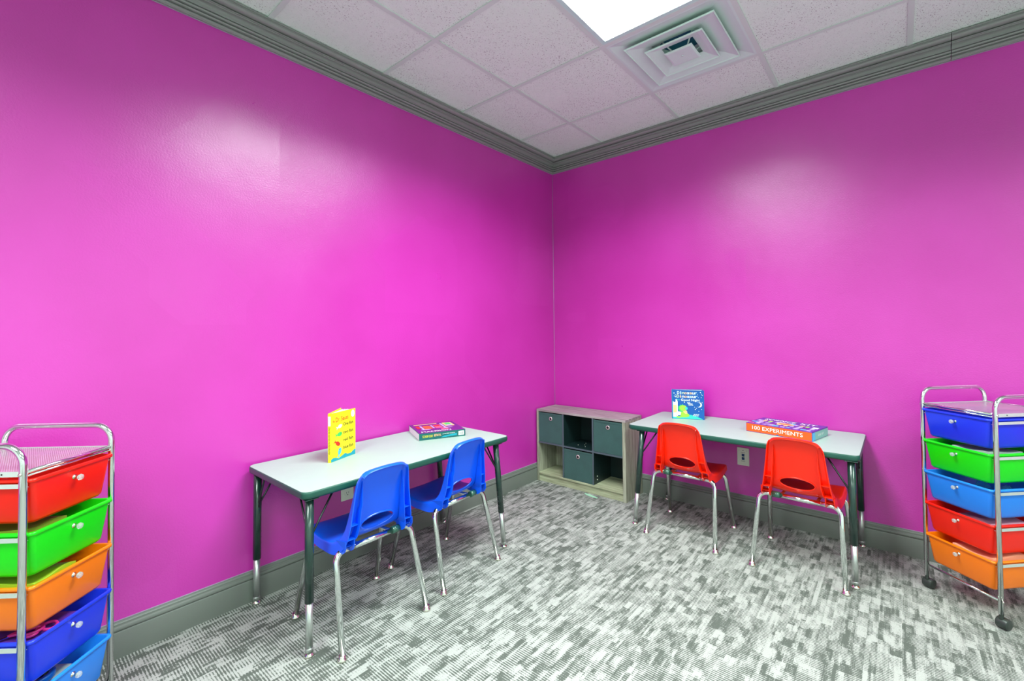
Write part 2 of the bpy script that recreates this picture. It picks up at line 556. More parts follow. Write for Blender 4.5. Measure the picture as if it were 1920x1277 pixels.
# ------------------------------------------------------------------ ceiling fixtures (the lights of the room)
def troffer(x0, y1, label, watts):
    """2 x 4 ft recessed louvred fixture; x0 = left tee centre, y1 = tee centre at its far end."""
    t = thing('ceiling_light', label, 'ceiling light', (x0 + T / 2, y1 - T, H), 0, 'recessed ceiling lights')
    w, l = T / 2 - 0.012, T - 0.012
    bm = bmesh.new()
    for s in (-1, 1):
        box_minmax(bm, (s * w, -l, 0.0), (s * (w - 0.022), l, 0.012))
        box_minmax(bm, (-w + 0.022, s * l, 0.0), (w - 0.022, s * (l - 0.022), 0.012))
        box_minmax(bm, (s * w, -l, 0.012), (s * (w - 0.003), l, 0.085))
        box_minmax(bm, (-w + 0.003, s * l, 0.012), (w - 0.003, s * (l - 0.003), 0.085))
    obj('housing', bm, W['fixture'], t)
    bm = bmesh.new()
    box_minmax(bm, (-w + 0.004, -l + 0.004, 0.035), (w - 0.004, l - 0.004, 0.04))
    obj('lens', bm, W['lens'], t)
    bm = bmesh.new()
    nx, ny = 3, 6
    for i in range(1, nx):
        x = -w + 0.022 + (2 * w - 0.044) * i / nx
        box_minmax(bm, (x - 0.0012, -l + 0.022, 0.012), (x + 0.0012, l - 0.022, 0.034))
    for j in range(1, ny):
        y = -l + 0.022 + (2 * l - 0.044) * j / ny
        box_minmax(bm, (-w + 0.022, y - 0.0012, 0.012), (w - 0.022, y + 0.0012, 0.034))
    obj('louver', bm, W['louver'], t)
    ld = bpy.data.lights.new('tube_light', 'AREA')
    ld.shape = 'RECTANGLE'; ld.size = 2 * w - 0.05; ld.size_y = 2 * l - 0.05
    ld.energy = watts; ld.color = LIGHT_COLOR if watts == TROFFER_W else FAR_COLOR; ld.spread = TROFFER_SPREAD
    lo = bpy.data.objects.new('tube_light', ld); COL.objects.link(lo)
    lo.parent = t; lo.location = (0, 0, 0.006)
    return t
troffer(GX + T, GY - T, 'glowing louvred ceiling light next to the square air vent', TROFFER_W)
for dx, dy in ((4, 0), (0, -4), (4, -4)):
    troffer(GX + T + dx * T, GY - T + dy * T, 'recessed louvred ceiling light out of the picture', FAR_W)

# ------------------------------------------------------------------ room shell
bm = bmesh.new(); box_minmax(bm, (-0.1, YMIN, -0.1), (XMAX, 0.1, 0.0)); struct('floor', bm, W['carpet'])
bm = bmesh.new(); box_minmax(bm, (-0.12, YMIN, 0), (0, 0.12, H + 0.1)); struct('wall_left', bm, W['wall'])
bm = bmesh.new(); box_minmax(bm, (0, 0, 0), (XMAX, 0.12, H + 0.1)); struct('wall_right', bm, W['wall'])
bm = bmesh.new(); box_minmax(bm, (XMAX, YMIN, 0), (XMAX + 0.12, 0.12, H + 0.1)); struct('wall_east', bm, W['far_wall'])
bm = bmesh.new(); box_minmax(bm, (-0.12, YMIN - 0.12, 0), (XMAX + 0.12, YMIN, H + 0.1)); struct('wall_rear', bm, W['far_wall'])

# ceiling: tiles as panels (leaving out the fixture and vent openings), tee grid as a child
openings = {(1, -1 - 0)}
def opening(i, j):
    # cell i: x from GX+i*T ; cell j: y from GY-(j+1)*T to GY-j*T
    if (i, j) == (1, 0): return True               # vent
    for a in (1, 5):
        for b in (1, 2, 5, 6):
            if (i, j) == (a, b): return True       # lights
    return False
bm = bmesh.new()
i0 = -1
xs = [0.0] + [GX + i * T for i in range(0, 8) if GX + i * T < XMAX] + [XMAX]
ys = [0.0] + [GY - j * T for j in range(0, 10) if GY - j * T > YMIN] + [YMIN]
for a in range(len(xs) - 1):
    for b in range(len(ys) - 1):
        if opening(a - 1, b - 1): continue
        box_minmax(bm, (xs[a] + 0.003, ys[b + 1] + 0.003, H + 0.004), (xs[a + 1] - 0.003, ys[b] - 0.003, H + 0.018))
ceil = struct('ceiling', bm, W['tile'])
bm = bmesh.new()
TW = 0.012
for x in xs[1:-1]: box_minmax(bm, (x - TW, YMIN, H), (x + TW, 0, H + 0.0035))
for y in ys[1:-1]: box_minmax(bm, (0, y - TW, H - 0.0004), (XMAX, y + TW, H + 0.003))
for x in xs[1:-1]: box_minmax(bm, (x - 0.001, YMIN, H + 0.003), (x + 0.001, 0, H + 0.05))
for y in ys[1:-1]: box_minmax(bm, (0, y - 0.001, H + 0.003), (XMAX, y + 0.001, H + 0.05))
obj('ceiling_grid', bm, W['tee'], ceil)
bm = bmesh.new(); box_minmax(bm, (0, YMIN, H + 0.12), (XMAX, 0, H + 0.14)); obj('ceiling_deck', bm, W['dark'], ceil)

def arc(c, r, a0, a1, n=5):
    return [(c[0] + r * math.cos(math.radians(a0 + (a1 - a0) * k / n)), c[1] + r * math.sin(math.radians(a0 + (a1 - a0) * k / n))) for k in range(n + 1)]
# crown profile (out from wall, down from ceiling)
CP = [(0, 0.0), (0.0825, 0.0), (0.0825, 0.007), (0.0785, 0.0075), (0.0785, 0.011)]
CP += [(0.0805, 0.014), (0.0805, 0.018), (0.078, 0.0225), (0.073, 0.026), (0.067, 0.028), (0.0295, 0.031), (0.060, 0.035)]
CP += [(0.060, 0.039), (0.0545, 0.0395), (0.0540, 0.044)]
CP += [(0.044, 0.0445), (0.036, 0.047), (0.030, 0.0525), (0.027, 0.059), (0.0265, 0.0635)]
CP += [(0.0365, 0.064), (0.0365, 0.067), (0.029, 0.0675)]
CP += [(0.029, 0.0685), (0.0355, 0.0705), (0.0370, 0.0745), (0.0345, 0.0785), (0.0275, 0.0800), (0.0185, 0.0800)]
CP += [(0.0185, 0.082), (0.0275, 0.0835), (0.0295, 0.087), (0.0265, 0.0905), (0.020, 0.092), (0.0125, 0.092)]
CP += [(0.0125, 0.0945), (0.019, 0.097), (0.0200, 0.1015), (0.0165, 0.1045), (0.0125, 0.106), (0.012, 0.1092), (0, 0.1092)]
BP = [(0, 0), (0.015, 0), (0.015, 0.094), (0.0135, 0.098), (0.0125, 0.0995), (0.0155, 0.102), (0.0175, 0.106), (0.0175, 0.111), (0.0155, 0.116), (0.0115, 0.119), (0.0105, 0.122), (0.0105, 0.1265), (0.008, 0.130), (0.0065, 0.135), (0, 0.135)]
bm = bmesh.new(); add_prism(bm, CP, lambda p, d: (p, -p, H - d), lambda p, d: (p, YMIN, H - d)); struct('trim_1', bm, W['crown'], smooth_angle=0.5)
bm = bmesh.new(); add_prism(bm, CP, lambda p, d: (p, -p, H - d), lambda p, d: (2.516, -p, H - d)); struct('trim_2', bm, W['crown'], smooth_angle=0.5)
bm = bmesh.new(); add_prism(bm, CP, lambda p, d: (2.5185, -p, H - d - 0.0006), lambda p, d: (XMAX, -p, H - d - 0.0006)); struct('trim_3', bm, W['crown'], smooth_angle=0.5)
bm = bmesh.new(); add_prism(bm, BP, lambda p, d: (p, -p, d), lambda p, d: (p, YMIN, d)); struct('baseboard_left', bm, W['trim'], smooth_angle=0.5)
bm = bmesh.new(); add_prism(bm, BP, lambda p, d: (p, -p, d), lambda p, d: (XMAX, -p, d)); struct('baseboard_right', bm, W['trim'], smooth_angle=0.5)
# thin bead of pale caulk where trim meets the painted walls
bm = bmesh.new()
box_minmax(bm, (0, YMIN, 0.1352), (0.003, -0.003, 0.1378)); box_minmax(bm, (0, YMIN, H - 0.1118), (0.003, -0.003, H - 0.1094))
struct('trim_4', bm, W['caulk'])
bm = bmesh.new()
box_minmax(bm, (0.003, -0.003, 0.1352), (XMAX, 0, 0.1378)); box_minmax(bm, (0.003, -0.003, H - 0.1118), (XMAX, 0, H - 0.1094))
struct('trim_5', bm, W['caulk'])
bm = bmesh.new(); add_tube(bm, [(0.0012, -0.0012, BASE_H), (0.0012, -0.0012, H - CROWN_D)], 0.0016, 8); struct('trim_6', bm, W['caulk'])

# ------------------------------------------------------------------ air register
def air_register():
    cx, cy = GX + 1.5 * T, GY - 0.5 * T
    t = thing('air_vent', 'white square air vent with stepped cones beside the ceiling light', 'air vent', (cx, cy, H))
    w = T / 2 - 0.012
    bm = bmesh.new()
    # outer pan sloping up to a round neck, as a loft of squares
    def sq(h, z, r=0.0): return [(-h, -h, z), (h, -h, z), (h, h, z), (-h, h, z)]
    def loft(bm, loops):
        R = [[bm.verts.new(p) for p in L] for L in loops]
        for a, b in zip(R, R[1:]):
            for k in range(4): bm.faces.new((a[k], a[(k + 1) % 4], b[(k + 1) % 4], b[k]))
    loft(bm, [sq(w, 0.0), sq(w - 0.010, 0.0), sq(w - 0.022, 0.003), sq(0.215, 0.014), sq(0.165, 0.025), sq(0.128, 0.029)])
    add_lathe(bm, [(0.1215, 0.027), (0.118, 0.031), (0.118, 0.075)], n=36)
    bm.faces.ensure_lookup_table()
    for f in [f for f in bm.faces if len(f.verts) > 4]: bm.faces.remove(f)
    obj('pan', bm, W['register'], t)
    bm = bmesh.new()
    loft(bm, [sq(0.13, 0.0295), sq(0.13, 0.033)])
    for k in range(36):
        a0, a1 = 2 * PI * k / 36, 2 * PI * (k + 1) / 36
        def edge(a):
            m = max(abs(math.cos(a)), abs(math.sin(a))); return (0.13 * math.cos(a) / m, 0.13 * math.sin(a) / m, 0.0295)
        bm.faces.new([bm.verts.new(p) for p in (edge(a0), edge(a1), (0.119 * math.cos(a1), 0.119 * math.sin(a1), 0.0295), (0.119 * math.cos(a0), 0.119 * math.sin(a0), 0.0295))])
    obj('neck_plate', bm, W['register'], t)
    bm = bmesh.new()
    add_lathe(bm, [(0.122, 0.072), (0.001, 0.0725)], n=32)
    obj('duct', bm, W['duct'], t)
    for k, (ho, hi, z0, z1) in enumerate([(0.226, 0.120, -0.014, 0.012), (0.147, 0.080, -0.022, 0.000)]):
        bm = bmesh.new()
        loft(bm, [sq(ho, z0), sq(ho - 0.004, z0 - 0.003), sq(ho - 0.008, z0 + 0.001), sq(ho - 0.03, z0 + 0.007), sq(hi, z1), sq(hi, z1 + 0.002), sq(ho - 0.03, z0 + 0.010), sq(ho, z0 + 0.004), sq(ho, z0)])
        obj('cone', bm, W['register'], t)
    bm = bmesh.new()
    loft(bm, [sq(0.0001, -0.027), sq(0.062, -0.029), sq(0.070, -0.026), sq(0.071, -0.022), sq(0.045, -0.010), sq(0.0001, -0.008)])
    add_lathe(bm, [(0.0001, -0.030), (0.006, -0.029), (0.007, -0.027)], n=12)
    obj('centre_plate', bm, W['register'], t)
    bm = bmesh.new()
    for a in (PI / 4, -PI / 4):
        v = Vector((math.cos(a), math.sin(a), 0))
        add_tube(bm, [v * 0.116 + Vector((0, 0, 0.045)), v * 0.05 + Vector((0, 0, -0.012)), -v * 0.05 + Vector((0, 0, -0.012)), -v * 0.116 + Vector((0, 0, 0.045))], 0.004, 6)
    obj('bracket', bm, W['register'], t)
air_register()

# ------------------------------------------------------------------ activity tables
def rrect(hx, hy, r, n=6):
    out = []
    for sx, sy, a0 in ((1, 1, 0), (-1, 1, 90), (-1, -1, 180), (1, -1, 270)):
        cx, cy = sx * (hx - r), sy * (hy - r)
        for k in range(n + 1):
            a = math.radians(a0 + 90 * k / n)
            out.append((cx + r * math.cos(a), cy + r * math.sin(a)))
    return out

def loft_loops(bm, loops, smooth=True, close_bottom=True, close_top=True):
    R = [[bm.verts.new(p) for p in L] for L in loops]
    n = len(R[0])
    for a, b in zip(R, R[1:]):
        for k in range(n):
            f = bm.faces.new((a[k], a[(k + 1) % n], b[(k + 1) % n], b[k])); f.smooth = smooth
    if close_bottom: bm.faces.new(list(reversed(R[0])))
    if close_top: bm.faces.new(R[-1])

def activity_table(label, loc, rotz, length, depth, height, splay):
    """splay: (end at -x, end at +x) how far the leg tops sit inside the feet."""
    t = thing('activity_table', label, 'table', loc, rotz, 'children activity tables')
    hx, hy = length / 2, depth / 2
    th = 0.030
    bm = bmesh.new()
    L = lambda i, z: [(x, y, z) for x, y in rrect(hx - i, hy - i, 0.032 - i * 0.5)]
    loft_loops(bm, [L(0.0035, height - 0.004), L(0.0035, height)], smooth=False)
    obj('table_top', bm, W['laminate'], t)
    bm = bmesh.new()
    loft_loops(bm, [L(0.02, height - th + 0.001), L(0.007, height - th), L(0.0015, height - th + 0.004), L(0, height - th + 0.010), L(0, height - 0.008), L(0.001, height - 0.003), L(0.0035, height - 0.0008), L(0.004, height - 0.004)], close_top=True)
    obj('edge_band', bm, W['edge'], t)
    for sx in (-1, 1):
        for sy in (-1, 1):
            foot = Vector((sx * (hx - 0.031), sy * (hy - 0.024), 0))
            top = Vector((sx * (hx - 0.031 - splay[0 if sx < 0 else 1]), sy * (hy - 0.030), height - th))
            P = lambda z: foot + (top - foot) * (z / (height - th))
            bm = bmesh.new()
            add_tube(bm, [P(0.20), P(height - th)], 0.0165, 20)
            # mounting plate under the top
            pc = P(height - th)
            box_minmax(bm, (pc.x - 0.026, pc.y - 0.026, height - th - 0.0035), (pc.x + 0.026, pc.y + 0.026, height - th), bevel=0.001)
            leg = obj('leg', bm, W['leg_paint'], t)
            bm = bmesh.new()
            add_tube(bm, [P(0.016), P(0.205)], 0.0135, 20)
            add_lathe(bm, [(0.0145, 0.0), (0.0145, 0.014), (0.0138, 0.016)], P(0.016), n=20)
            obj('leg_insert', bm, W['steel'], leg)
            bm = bmesh.new()
            add_lathe(bm, [(0.017, 0.0), (0.0185, 0.003), (0.017, 0.008), (0.010, 0.014), (0.006, 0.020)], foot, n=20)
            obj('foot_glide', bm, W['glide'], leg)
            for k in range(5):
                bm = bmesh.new()
                c = P(0.215 + k * 0.026) + Vector((-sx * 0.0155, 0, 0))
                add_lathe(bm, [(0.0035, 0.0), (0.0035, 0.0018), (0.002, 0.0024)], c, (-sx, 0, 0), n=8)
                obj('adjustment_button', bm, W['slot'], leg)
            q = P(0.455); zt = height - th
            for dv in (Vector((-sx * 0.095, 0, 0)), Vector((0, -sy * 0.085, 0))):
                e = Vector((pc.x, pc.y, zt)) + dv
                s0 = q + dv.normalized() * 0.014
                bm = bmesh.new()
                add_tube(bm, fillet([s0 + Vector((0, 0, -0.02)), s0, e], 0.008, 4), 0.0042, 8)
                obj('brace_rod', bm, W['rod'], leg)
    return t

T1H = 0.622
T1C = (0.3005, -1.8455); T1L, T1D = 1.165, 0.565
T2C = (1.5515, -0.2925); T2L, T2D = 1.168, 0.567
# rotated so local +x points to world +y
activity_table('pale topped table with dark green edge, two blue chairs pushed to it',
               (T1C[0], T1C[1], 0), PI / 2, T1L, T1D, T1H, (0.004, 0.055))
activity_table('pale topped table with dark green edge, two red chairs pushed to it',
               (T2C[0], T2C[1], 0), 0, T2L, T2D, T1H, (0.055, 0.004))

# ------------------------------------------------------------------ school chairs (forward = +y)
PROFILE = [(.175, .342), (.179, .358), (.175, .373), (.162, .380), (.135, .381), (.097, .377), (.045, .371), (-.005, .368), (-.042, .370), (-.072, .377), (-.096, .391),
           (-.112, .409), (-.123, .430), (-.131, .455), (-.139, .486), (-.147, .523), (-.156, .563), (-.164, .599), (-.171, .628), (-.177, .648), (-.181, .661), (-.184, .669), (-.1865, .6745)]
WIDTHS = [.150, .158, .163, .166, .167, .168, .168, .166, .163, .159, .154,
          .148, .142, .137, .132, .127, .122, .118, .1155, .1135, .112, .111, .110]
FLANGE = [.012, .020, .026, .028, .030, .032, .034, .037, .042, .047, .050,
          .048, .044, .040, .035, .029, .023, .019, .016, .014, .013, .012, .011]

def catmull(vals, k):
    out = []
    n = len(vals)
    for i in range(n - 1):
        p0, p1, p2, p3 = vals[max(i - 1, 0)], vals[i], vals[i + 1], vals[min(i + 2, n - 1)]
        for j in range(k):
            t = j / k
            out.append(0.5 * ((2 * p1) + (-p0 + p2) * t + (2 * p0 - 5 * p1 + 4 * p2 - p3) * t * t + (-p0 + 3 * p1 - 3 * p2 + p3) * t ** 3))
    out.append(vals[-1])
    return out

def build_chair(label, plastic, loc, rotz, group, side):
    t = thing('school_chair', label, 'chair', loc, rotz, group)
    K = 2
    ys = catmull([p[0] for p in PROFILE], K); zs = catmull([p[1] for p in PROFILE], K)
    ws = catmull(WIDTHS, K); fl = catmull(FLANGE, K)
    n = len(ys)
    # across the width: flange edge ... panel ... flange edge
    ts = [(-1, 1.0), (-1, 0.6), (-1, 0.25), (-1, 0.06), (-0.985, 0.0)]
    mid = [-0.93, -0.82, -0.68, -0.5, -0.3, -0.1, 0.1, 0.3, 0.5, 0.68, 0.82, 0.93]
    ts = ts + [(m, 0) for m in mid] + [(-a, b) for a, b in reversed(ts)]
    bm = bmesh.new()
    grid = []
    for i in range(n):
        a, b = max(i - 1, 0), min(i + 1, n - 1)
        tg = Vector((0, ys[b] - ys[a], zs[b] - zs[a])).normalized()
        back = Vector((0, tg.z, -tg.y))       # toward underside / behind
        if back.z > 0.2 and i < n * 0.6: back = -back
        # underside normal: for the seat (going back, tg=-y) want -z ; for the back (tg=+z) want -y
        back = Vector((1, 0, 0)).cross(tg)
        if back.dot(Vector((0, -0.7, -0.7))) < 0: back = -back
        cup = 0.010 if 14 <= i else 0.007     # sides of the shell cup toward the sitter
        row = []
        for (u, d) in ts:
            x = u * ws[i] + (math.copysign(d * 0.006, u) if d else 0)
            off = -back * (cup * (abs(u) ** 2)) + back * (d * fl[i])
            if abs(u) > 0.98 and d < 0.1: off += back * 0.0015
            k = max(0.0, (zs[i] - 0.58) / 0.0945) if ys[i] < -0.12 else 0.0
            off.z -= k * k * (0.010 * u * u + 0.013 * abs(u) ** 6)
            x *= 1 - 0.06 * k ** 3 * abs(u) ** 4
            row.append(bm.verts.new(Vector((x, ys[i], zs[i])) + off))
        grid.append(row)
    # top edge turned back
    for (dy, dz, sc) in ((-.004, .002, .97), (-.010, .001, .96), (-.016, -.004, .955)):
        row = []
        for (u, d) in ts:
            x = u * ws[-1] * sc
            row.append(bm.verts.new(Vector((x * (1 - 0.05 * abs(u) ** 4), ys[-1] + min(dy, -d * 0.0115) + 0.010 * u * u * 0.8, zs[-1] + dz - (0.010 * u * u + 0.013 * abs(u) ** 6)))))
        grid.append(row)
    m = len(ts)
    for i in range(len(grid) - 1):
        for j in range(m - 1):
            f = bm.faces.new((grid[i][j], grid[i][j + 1], grid[i + 1][j + 1], grid[i + 1][j])); f.smooth = True
    bmesh.ops.recalc_face_normals(bm, faces=bm.faces)
    me = bpy.data.meshes.new('shell'); bm.to_mesh(me); bm.free()
    tmp = bpy.data.objects.new('shell', me); COL.objects.link(tmp)
    md = tmp.modifiers.new('thick', 'SOLIDIFY'); md.thickness = 0.0042; md.offset = 0
    # oval lumbar opening
    cb = bmesh.new()
    ov = ell(0, 0, 0.076, 0.0300, 40)
    OZ = 0.440
    add_prism(cb, ov, lambda x, z: (x, -0.26, OZ + z), lambda x, z: (x, -0.100, OZ + z))
    bmesh.ops.recalc_face_normals(cb, faces=cb.faces)
    cme = bpy.data.meshes.new('cut'); cb.to_mesh(cme); cb.free()
    cut = bpy.data.objects.new('cut', cme); COL.objects.link(cut)
    bo = tmp.modifiers.new('oval', 'BOOLEAN'); bo.object = cut; bo.operation = 'DIFFERENCE'; bo.solver = 'EXACT'
    dg = bpy.context.evaluated_depsgraph_get()
    full = bpy.data.meshes.new_from_object(tmp.evaluated_get(dg))
    bpy.data.objects.remove(tmp); bpy.data.objects.remove(cut)
    # split the moulded shell in seat and backrest along the crease
    for nm, keep_back in (('seat', False), ('backrest', True)):
        b2 = bmesh.new(); b2.from_mesh(full)
        kill = [f for f in b2.faces if (f.calc_center_median().z - 0.385 > -(f.calc_center_median().y + 0.142) * 0.9) != keep_back or False]
        # seat keeps everything in front of the crease line
        kill = []
        for f in b2.faces:
            c = f.calc_center_median()
            is_back = (c.y < -0.080 and (c.z - 0.388) > (c.y + 0.112) * 0.9) or c.z > 0.43
            if is_back != keep_back: kill.append(f)
        bmesh.ops.delete(b2, geom=kill, context='FACES')
        if keep_back:
            # rim around the oval
            pts = []
            for x, z in ell(0, 0, 0.0775, 0.0315, 44):
                zz = OZ + z
                yy = -0.1258 - (zz - OZ) * 0.29 + (0.9 * (zz - OZ) ** 2 * 9 if zz < OZ else 0) - 0.003 + 0.010 * (x / 0.139) ** 2
                pts.append(Vector((x, yy, zz)))
            pts.append(pts[0]); add_tube(b2, pts, 0.0036, 8, caps=False)
            # vertical ribs and gussets behind the panel
            for s in (-1, 1):
                prev = None
                rows = []
                for k in range(11):
                    z = 0.391 + (0.630 - 0.391) * k / 10
                    i = min(range(n), key=lambda q: abs(zs[q] - z) + (10 if ys[q] > -0.08 else 0))
                    if z <= zs[n - 1]:
                        ypan = ys[i]
                    x = s * (ws[i] - 0.022 - 0.012 * (1 - k / 10))
                    dep = 0.044 * (1 - (k / 10)) ** 0.75 + 0.001
                    rows.append((x, ypan, z, dep))
                for (xa, ya, za, da), (xb, yb, zb, db) in zip(rows, rows[1:]):
                    q = []
                    for dx in (-0.0012, 0.0012):
                        q.append([b2.verts.new((xa + dx, ya + 0.002, za)), b2.verts.new((xb + dx, yb + 0.002, zb)), b2.verts.new((xb + dx, yb - db, zb)), b2.verts.new((xa + dx, ya - da, za))])
                    for qq in q: b2.faces.new(qq)
                    b2.faces.new((q[0][3], q[0][2], q[1][2], q[1][3]))
                for z, dep in ((0.462, 0.026), (0.409, 0.040)):
                    i = min(range(n), key=lambda q: abs(zs[q] - z) + (10 if ys[q] > -0.08 else 0))
                    xo, xi = s * (ws[i] + 0.001), s * (ws[i] - 0.032)
                    box_minmax(b2, (min(xo, xi), ys[i] - dep, z - 0.0015), (max(xo, xi), ys[i] + 0.006, z + 0.0015))
                # boot cupping the tube end: back wall and rounded bottom
                i = min(range(n), key=lambda q: abs(zs[q] - 0.392) + (10 if ys[q] > -0.08 else 0))
                xo, xi = s * (ws[i] + 0.002), s * (ws[i] - 0.034)
                box_minmax(b2, (min(xo, xi), -0.132, 0.377), (max(xo, xi), -0.090, 0.3795))
                for xx in (xi, xo):
                    add_prism(b2, [(-0.080, 0.397), (-0.152, 0.409), (-0.153, 0.381), (-0.144, 0.365), (-0.128, 0.355), (-0.108, 0.354), (-0.088, 0.365)],
                              lambda y, z: (xx - 0.0014, y, z), lambda y, z: (xx + 0.0014, y, z))
        m2 = bpy.data.meshes.new(nm)
        bmesh.ops.recalc_face_normals(b2, faces=b2.faces)
        for f in b2.faces: f.smooth = True
        for e in b2.edges:
            if len(e.link_faces) == 2 and e.calc_face_angle(0) > 0.75: e.smooth = False
        b2.to_mesh(m2); b2.free()
        m2.materials.clear(); m2.materials.append(plastic)
        o = bpy.data.objects.new(nm, m2); COL.objects.link(o); o.parent = t
    r = 0.0118
    # rear frame: feet at y=-.197, bar at y=-.150 ; front frame under the seat
    for (yf, yt, zt, nm) in ((-0.197, -0.108, 0.360, 'rear'), (0.195, 0.105, 0.347, 'front')):
        for s in (-1, 1):
            pts = fillet([(s * 0.196, yf, 0.014), (s * 0.175, yt, zt), (s * 0.095, yt, zt)], 0.056, 12)
            bm = bmesh.new(); add_tube(bm, pts, r, 18)
            leg = obj('leg', bm, W['chrome'], t)
            bm = bmesh.new()
            add_lathe(bm, [(0.015, 0.0), (0.0185, 0.003), (0.0175, 0.008), (0.0125, 0.0125), (0.0125, 0.022)], (s * 0.1965, yf, 0), n=20)
            obj('foot_glide', bm, W['glide'], leg)
        bm = bmesh.new(); add_tube(bm, [(-0.096, yt, zt), (0.096, yt, zt)], r, 18)
        obj('crossbar', bm, W['chrome'], t)
    for s in (-1, 1):
        bm = bmesh.new()
        add_tube(bm, [(s * 0.078, -0.108, 0.360), (s * 0.078, 0.105, 0.347)], 0.008, 12)
        obj('seat_rail', bm, W['chrome'], t)
        if s != side: continue  # on the red chairs the dark clamp stands in for shading
        bm = bmesh.new()
        add_tube(bm, [(s * 0.080, -0.108, 0.361), (s * 0.116, -0.108, 0.361)], 0.0155, 18)
        add_lathe(bm, [(0.004, 0), (0.004, 0.003), (0.002, 0.004)], (s * 0.098, -0.123, 0.365), (0, -1, 0.2), n=8)
        obj('clamp', bm, W['sleeve'], t)
    return t

blue = build_chair('blue plastic chair with chrome legs nearest the left end of the left table', W['blue'], (0.482, -2.133, 0), PI / 2, 'blue chairs at the left table', 1)
dup(blue, (0.442, -1.628, 0), PI / 2 + math.radians(3.2), 'blue chair with chrome legs at the left table, closer to the room corner', 'blue chairs at the left table')
red = build_chair('red chair with chrome legs in front of the dinosaur book, nearer the cube shelf', W['red'], (1.300, -0.430, 0), math.radians(1.0), 'red chairs at the right table', -1)
dup(red, (1.884, -0.443, 0), math.radians(-1.5), 'red chair with chrome legs in front of the orange sided box', 'red chairs at the right table')

# ------------------------------------------------------------------ cube shelf with fabric bins
CX0, CX1, CY0, CY1, CZ = 0.018, 0.805, -0.284, -0.020, 0.578
shelf = thing('cube_shelf', 'grey oak six cube shelf unit standing in the room corner', 'shelf unit', ((CX0 + CX1) / 2, (CY0 + CY1) / 2, 0))
ox, oy = (CX0 + CX1) / 2, (CY0 + CY1) / 2
def sb(name, a, b, m, bev=0.0008):
    bm = bmesh.new(); box_minmax(bm, (a[0] - ox, a[1] - oy, a[2]), (b[0] - ox, b[1] - oy, b[2]), bevel=bev); return obj(name, bm, m, shelf)
sb('side_panel', (CX0, CY0, 0), (CX0 + 0.018, CY1, CZ - 0.016), W['oak_z'])
sb('side_panel', (CX1 - 0.024, CY0, 0), (CX1, CY1, CZ - 0.016), W['oak_z'])
sb('top_panel', (CX0, CY0, CZ - 0.016), (CX1, CY1, CZ), W['oak_x'])
D1, D2 = 0.2745, 0.5400
XI0, XI1 = CX0 + 0.018, CX1 - 0.024
ZB, ZM = 0.070, 0.314
sb('bottom_shelf', (XI0, CY0 + 0.001, ZB - 0.014), (XI1, CY1 - 0.004, ZB), W['oak_shelf'])
sb('plinth', (XI0, CY0 + 0.010, 0.0), (XI1, CY0 + 0.022, ZB - 0.014), W['oak_shelf'])
for xd in (D1, D2):
    sb('divider', (xd - 0.006, CY0 + 0.002, ZB), (xd + 0.006, CY1 - 0.006, CZ - 0.016), W['black_board'])
    sb('divider_edge', (xd - 0.0062, CY0 + 0.0005, ZB), (xd + 0.0062, CY0 + 0.003, CZ - 0.016), W['board_edge'])
sb('middle_shelf', (XI0, CY0 + 0.002, ZM - 0.006), (XI1, CY1 - 0.006, ZM + 0.006), W['black_board'])
sb('shelf_edge', (XI0, CY0 - 0.0005, ZM - 0.0062), (XI1, CY0 + 0.003, ZM + 0.0062), W['board_edge'])
sb('back_panel', (XI0, CY1 - 0.006, 0.0), (XI1, CY1 - 0.001, CZ - 0.016), W['black_board'])
sb('back_strip', (XI0, CY1 - 0.018, ZB), (XI0 + 0.10, CY1 - 0.006, ZM - 0.006), W['oak_z'])
bm = bmesh.new()
for a, b in ((0.36, -0.20), (0.40, -0.17), (0.43, -0.21), (0.47, -0.14), (0.49, -0.18), (0.45, -0.10), (0.38, -0.12)):
    add_lathe(bm, [(0.0028, 0), (0.0022, 0.0022), (0.0001, 0.003)], (a - ox, b - oy, ZM + 0.006), n=8)
    obj('screw_cap', bm, W['plate'], shelf); bm = bmesh.new()
bm.free()
for z in (0.10, 0.125):
    bm = bmesh.new(); add_lathe(bm, [(0.004, 0), (0.004, 0.003)], (D2 + 0.006 - ox, -0.235 - oy, z), (1, 0, 0), n=10)
    obj('screw_cap', bm, W['plate'], shelf)

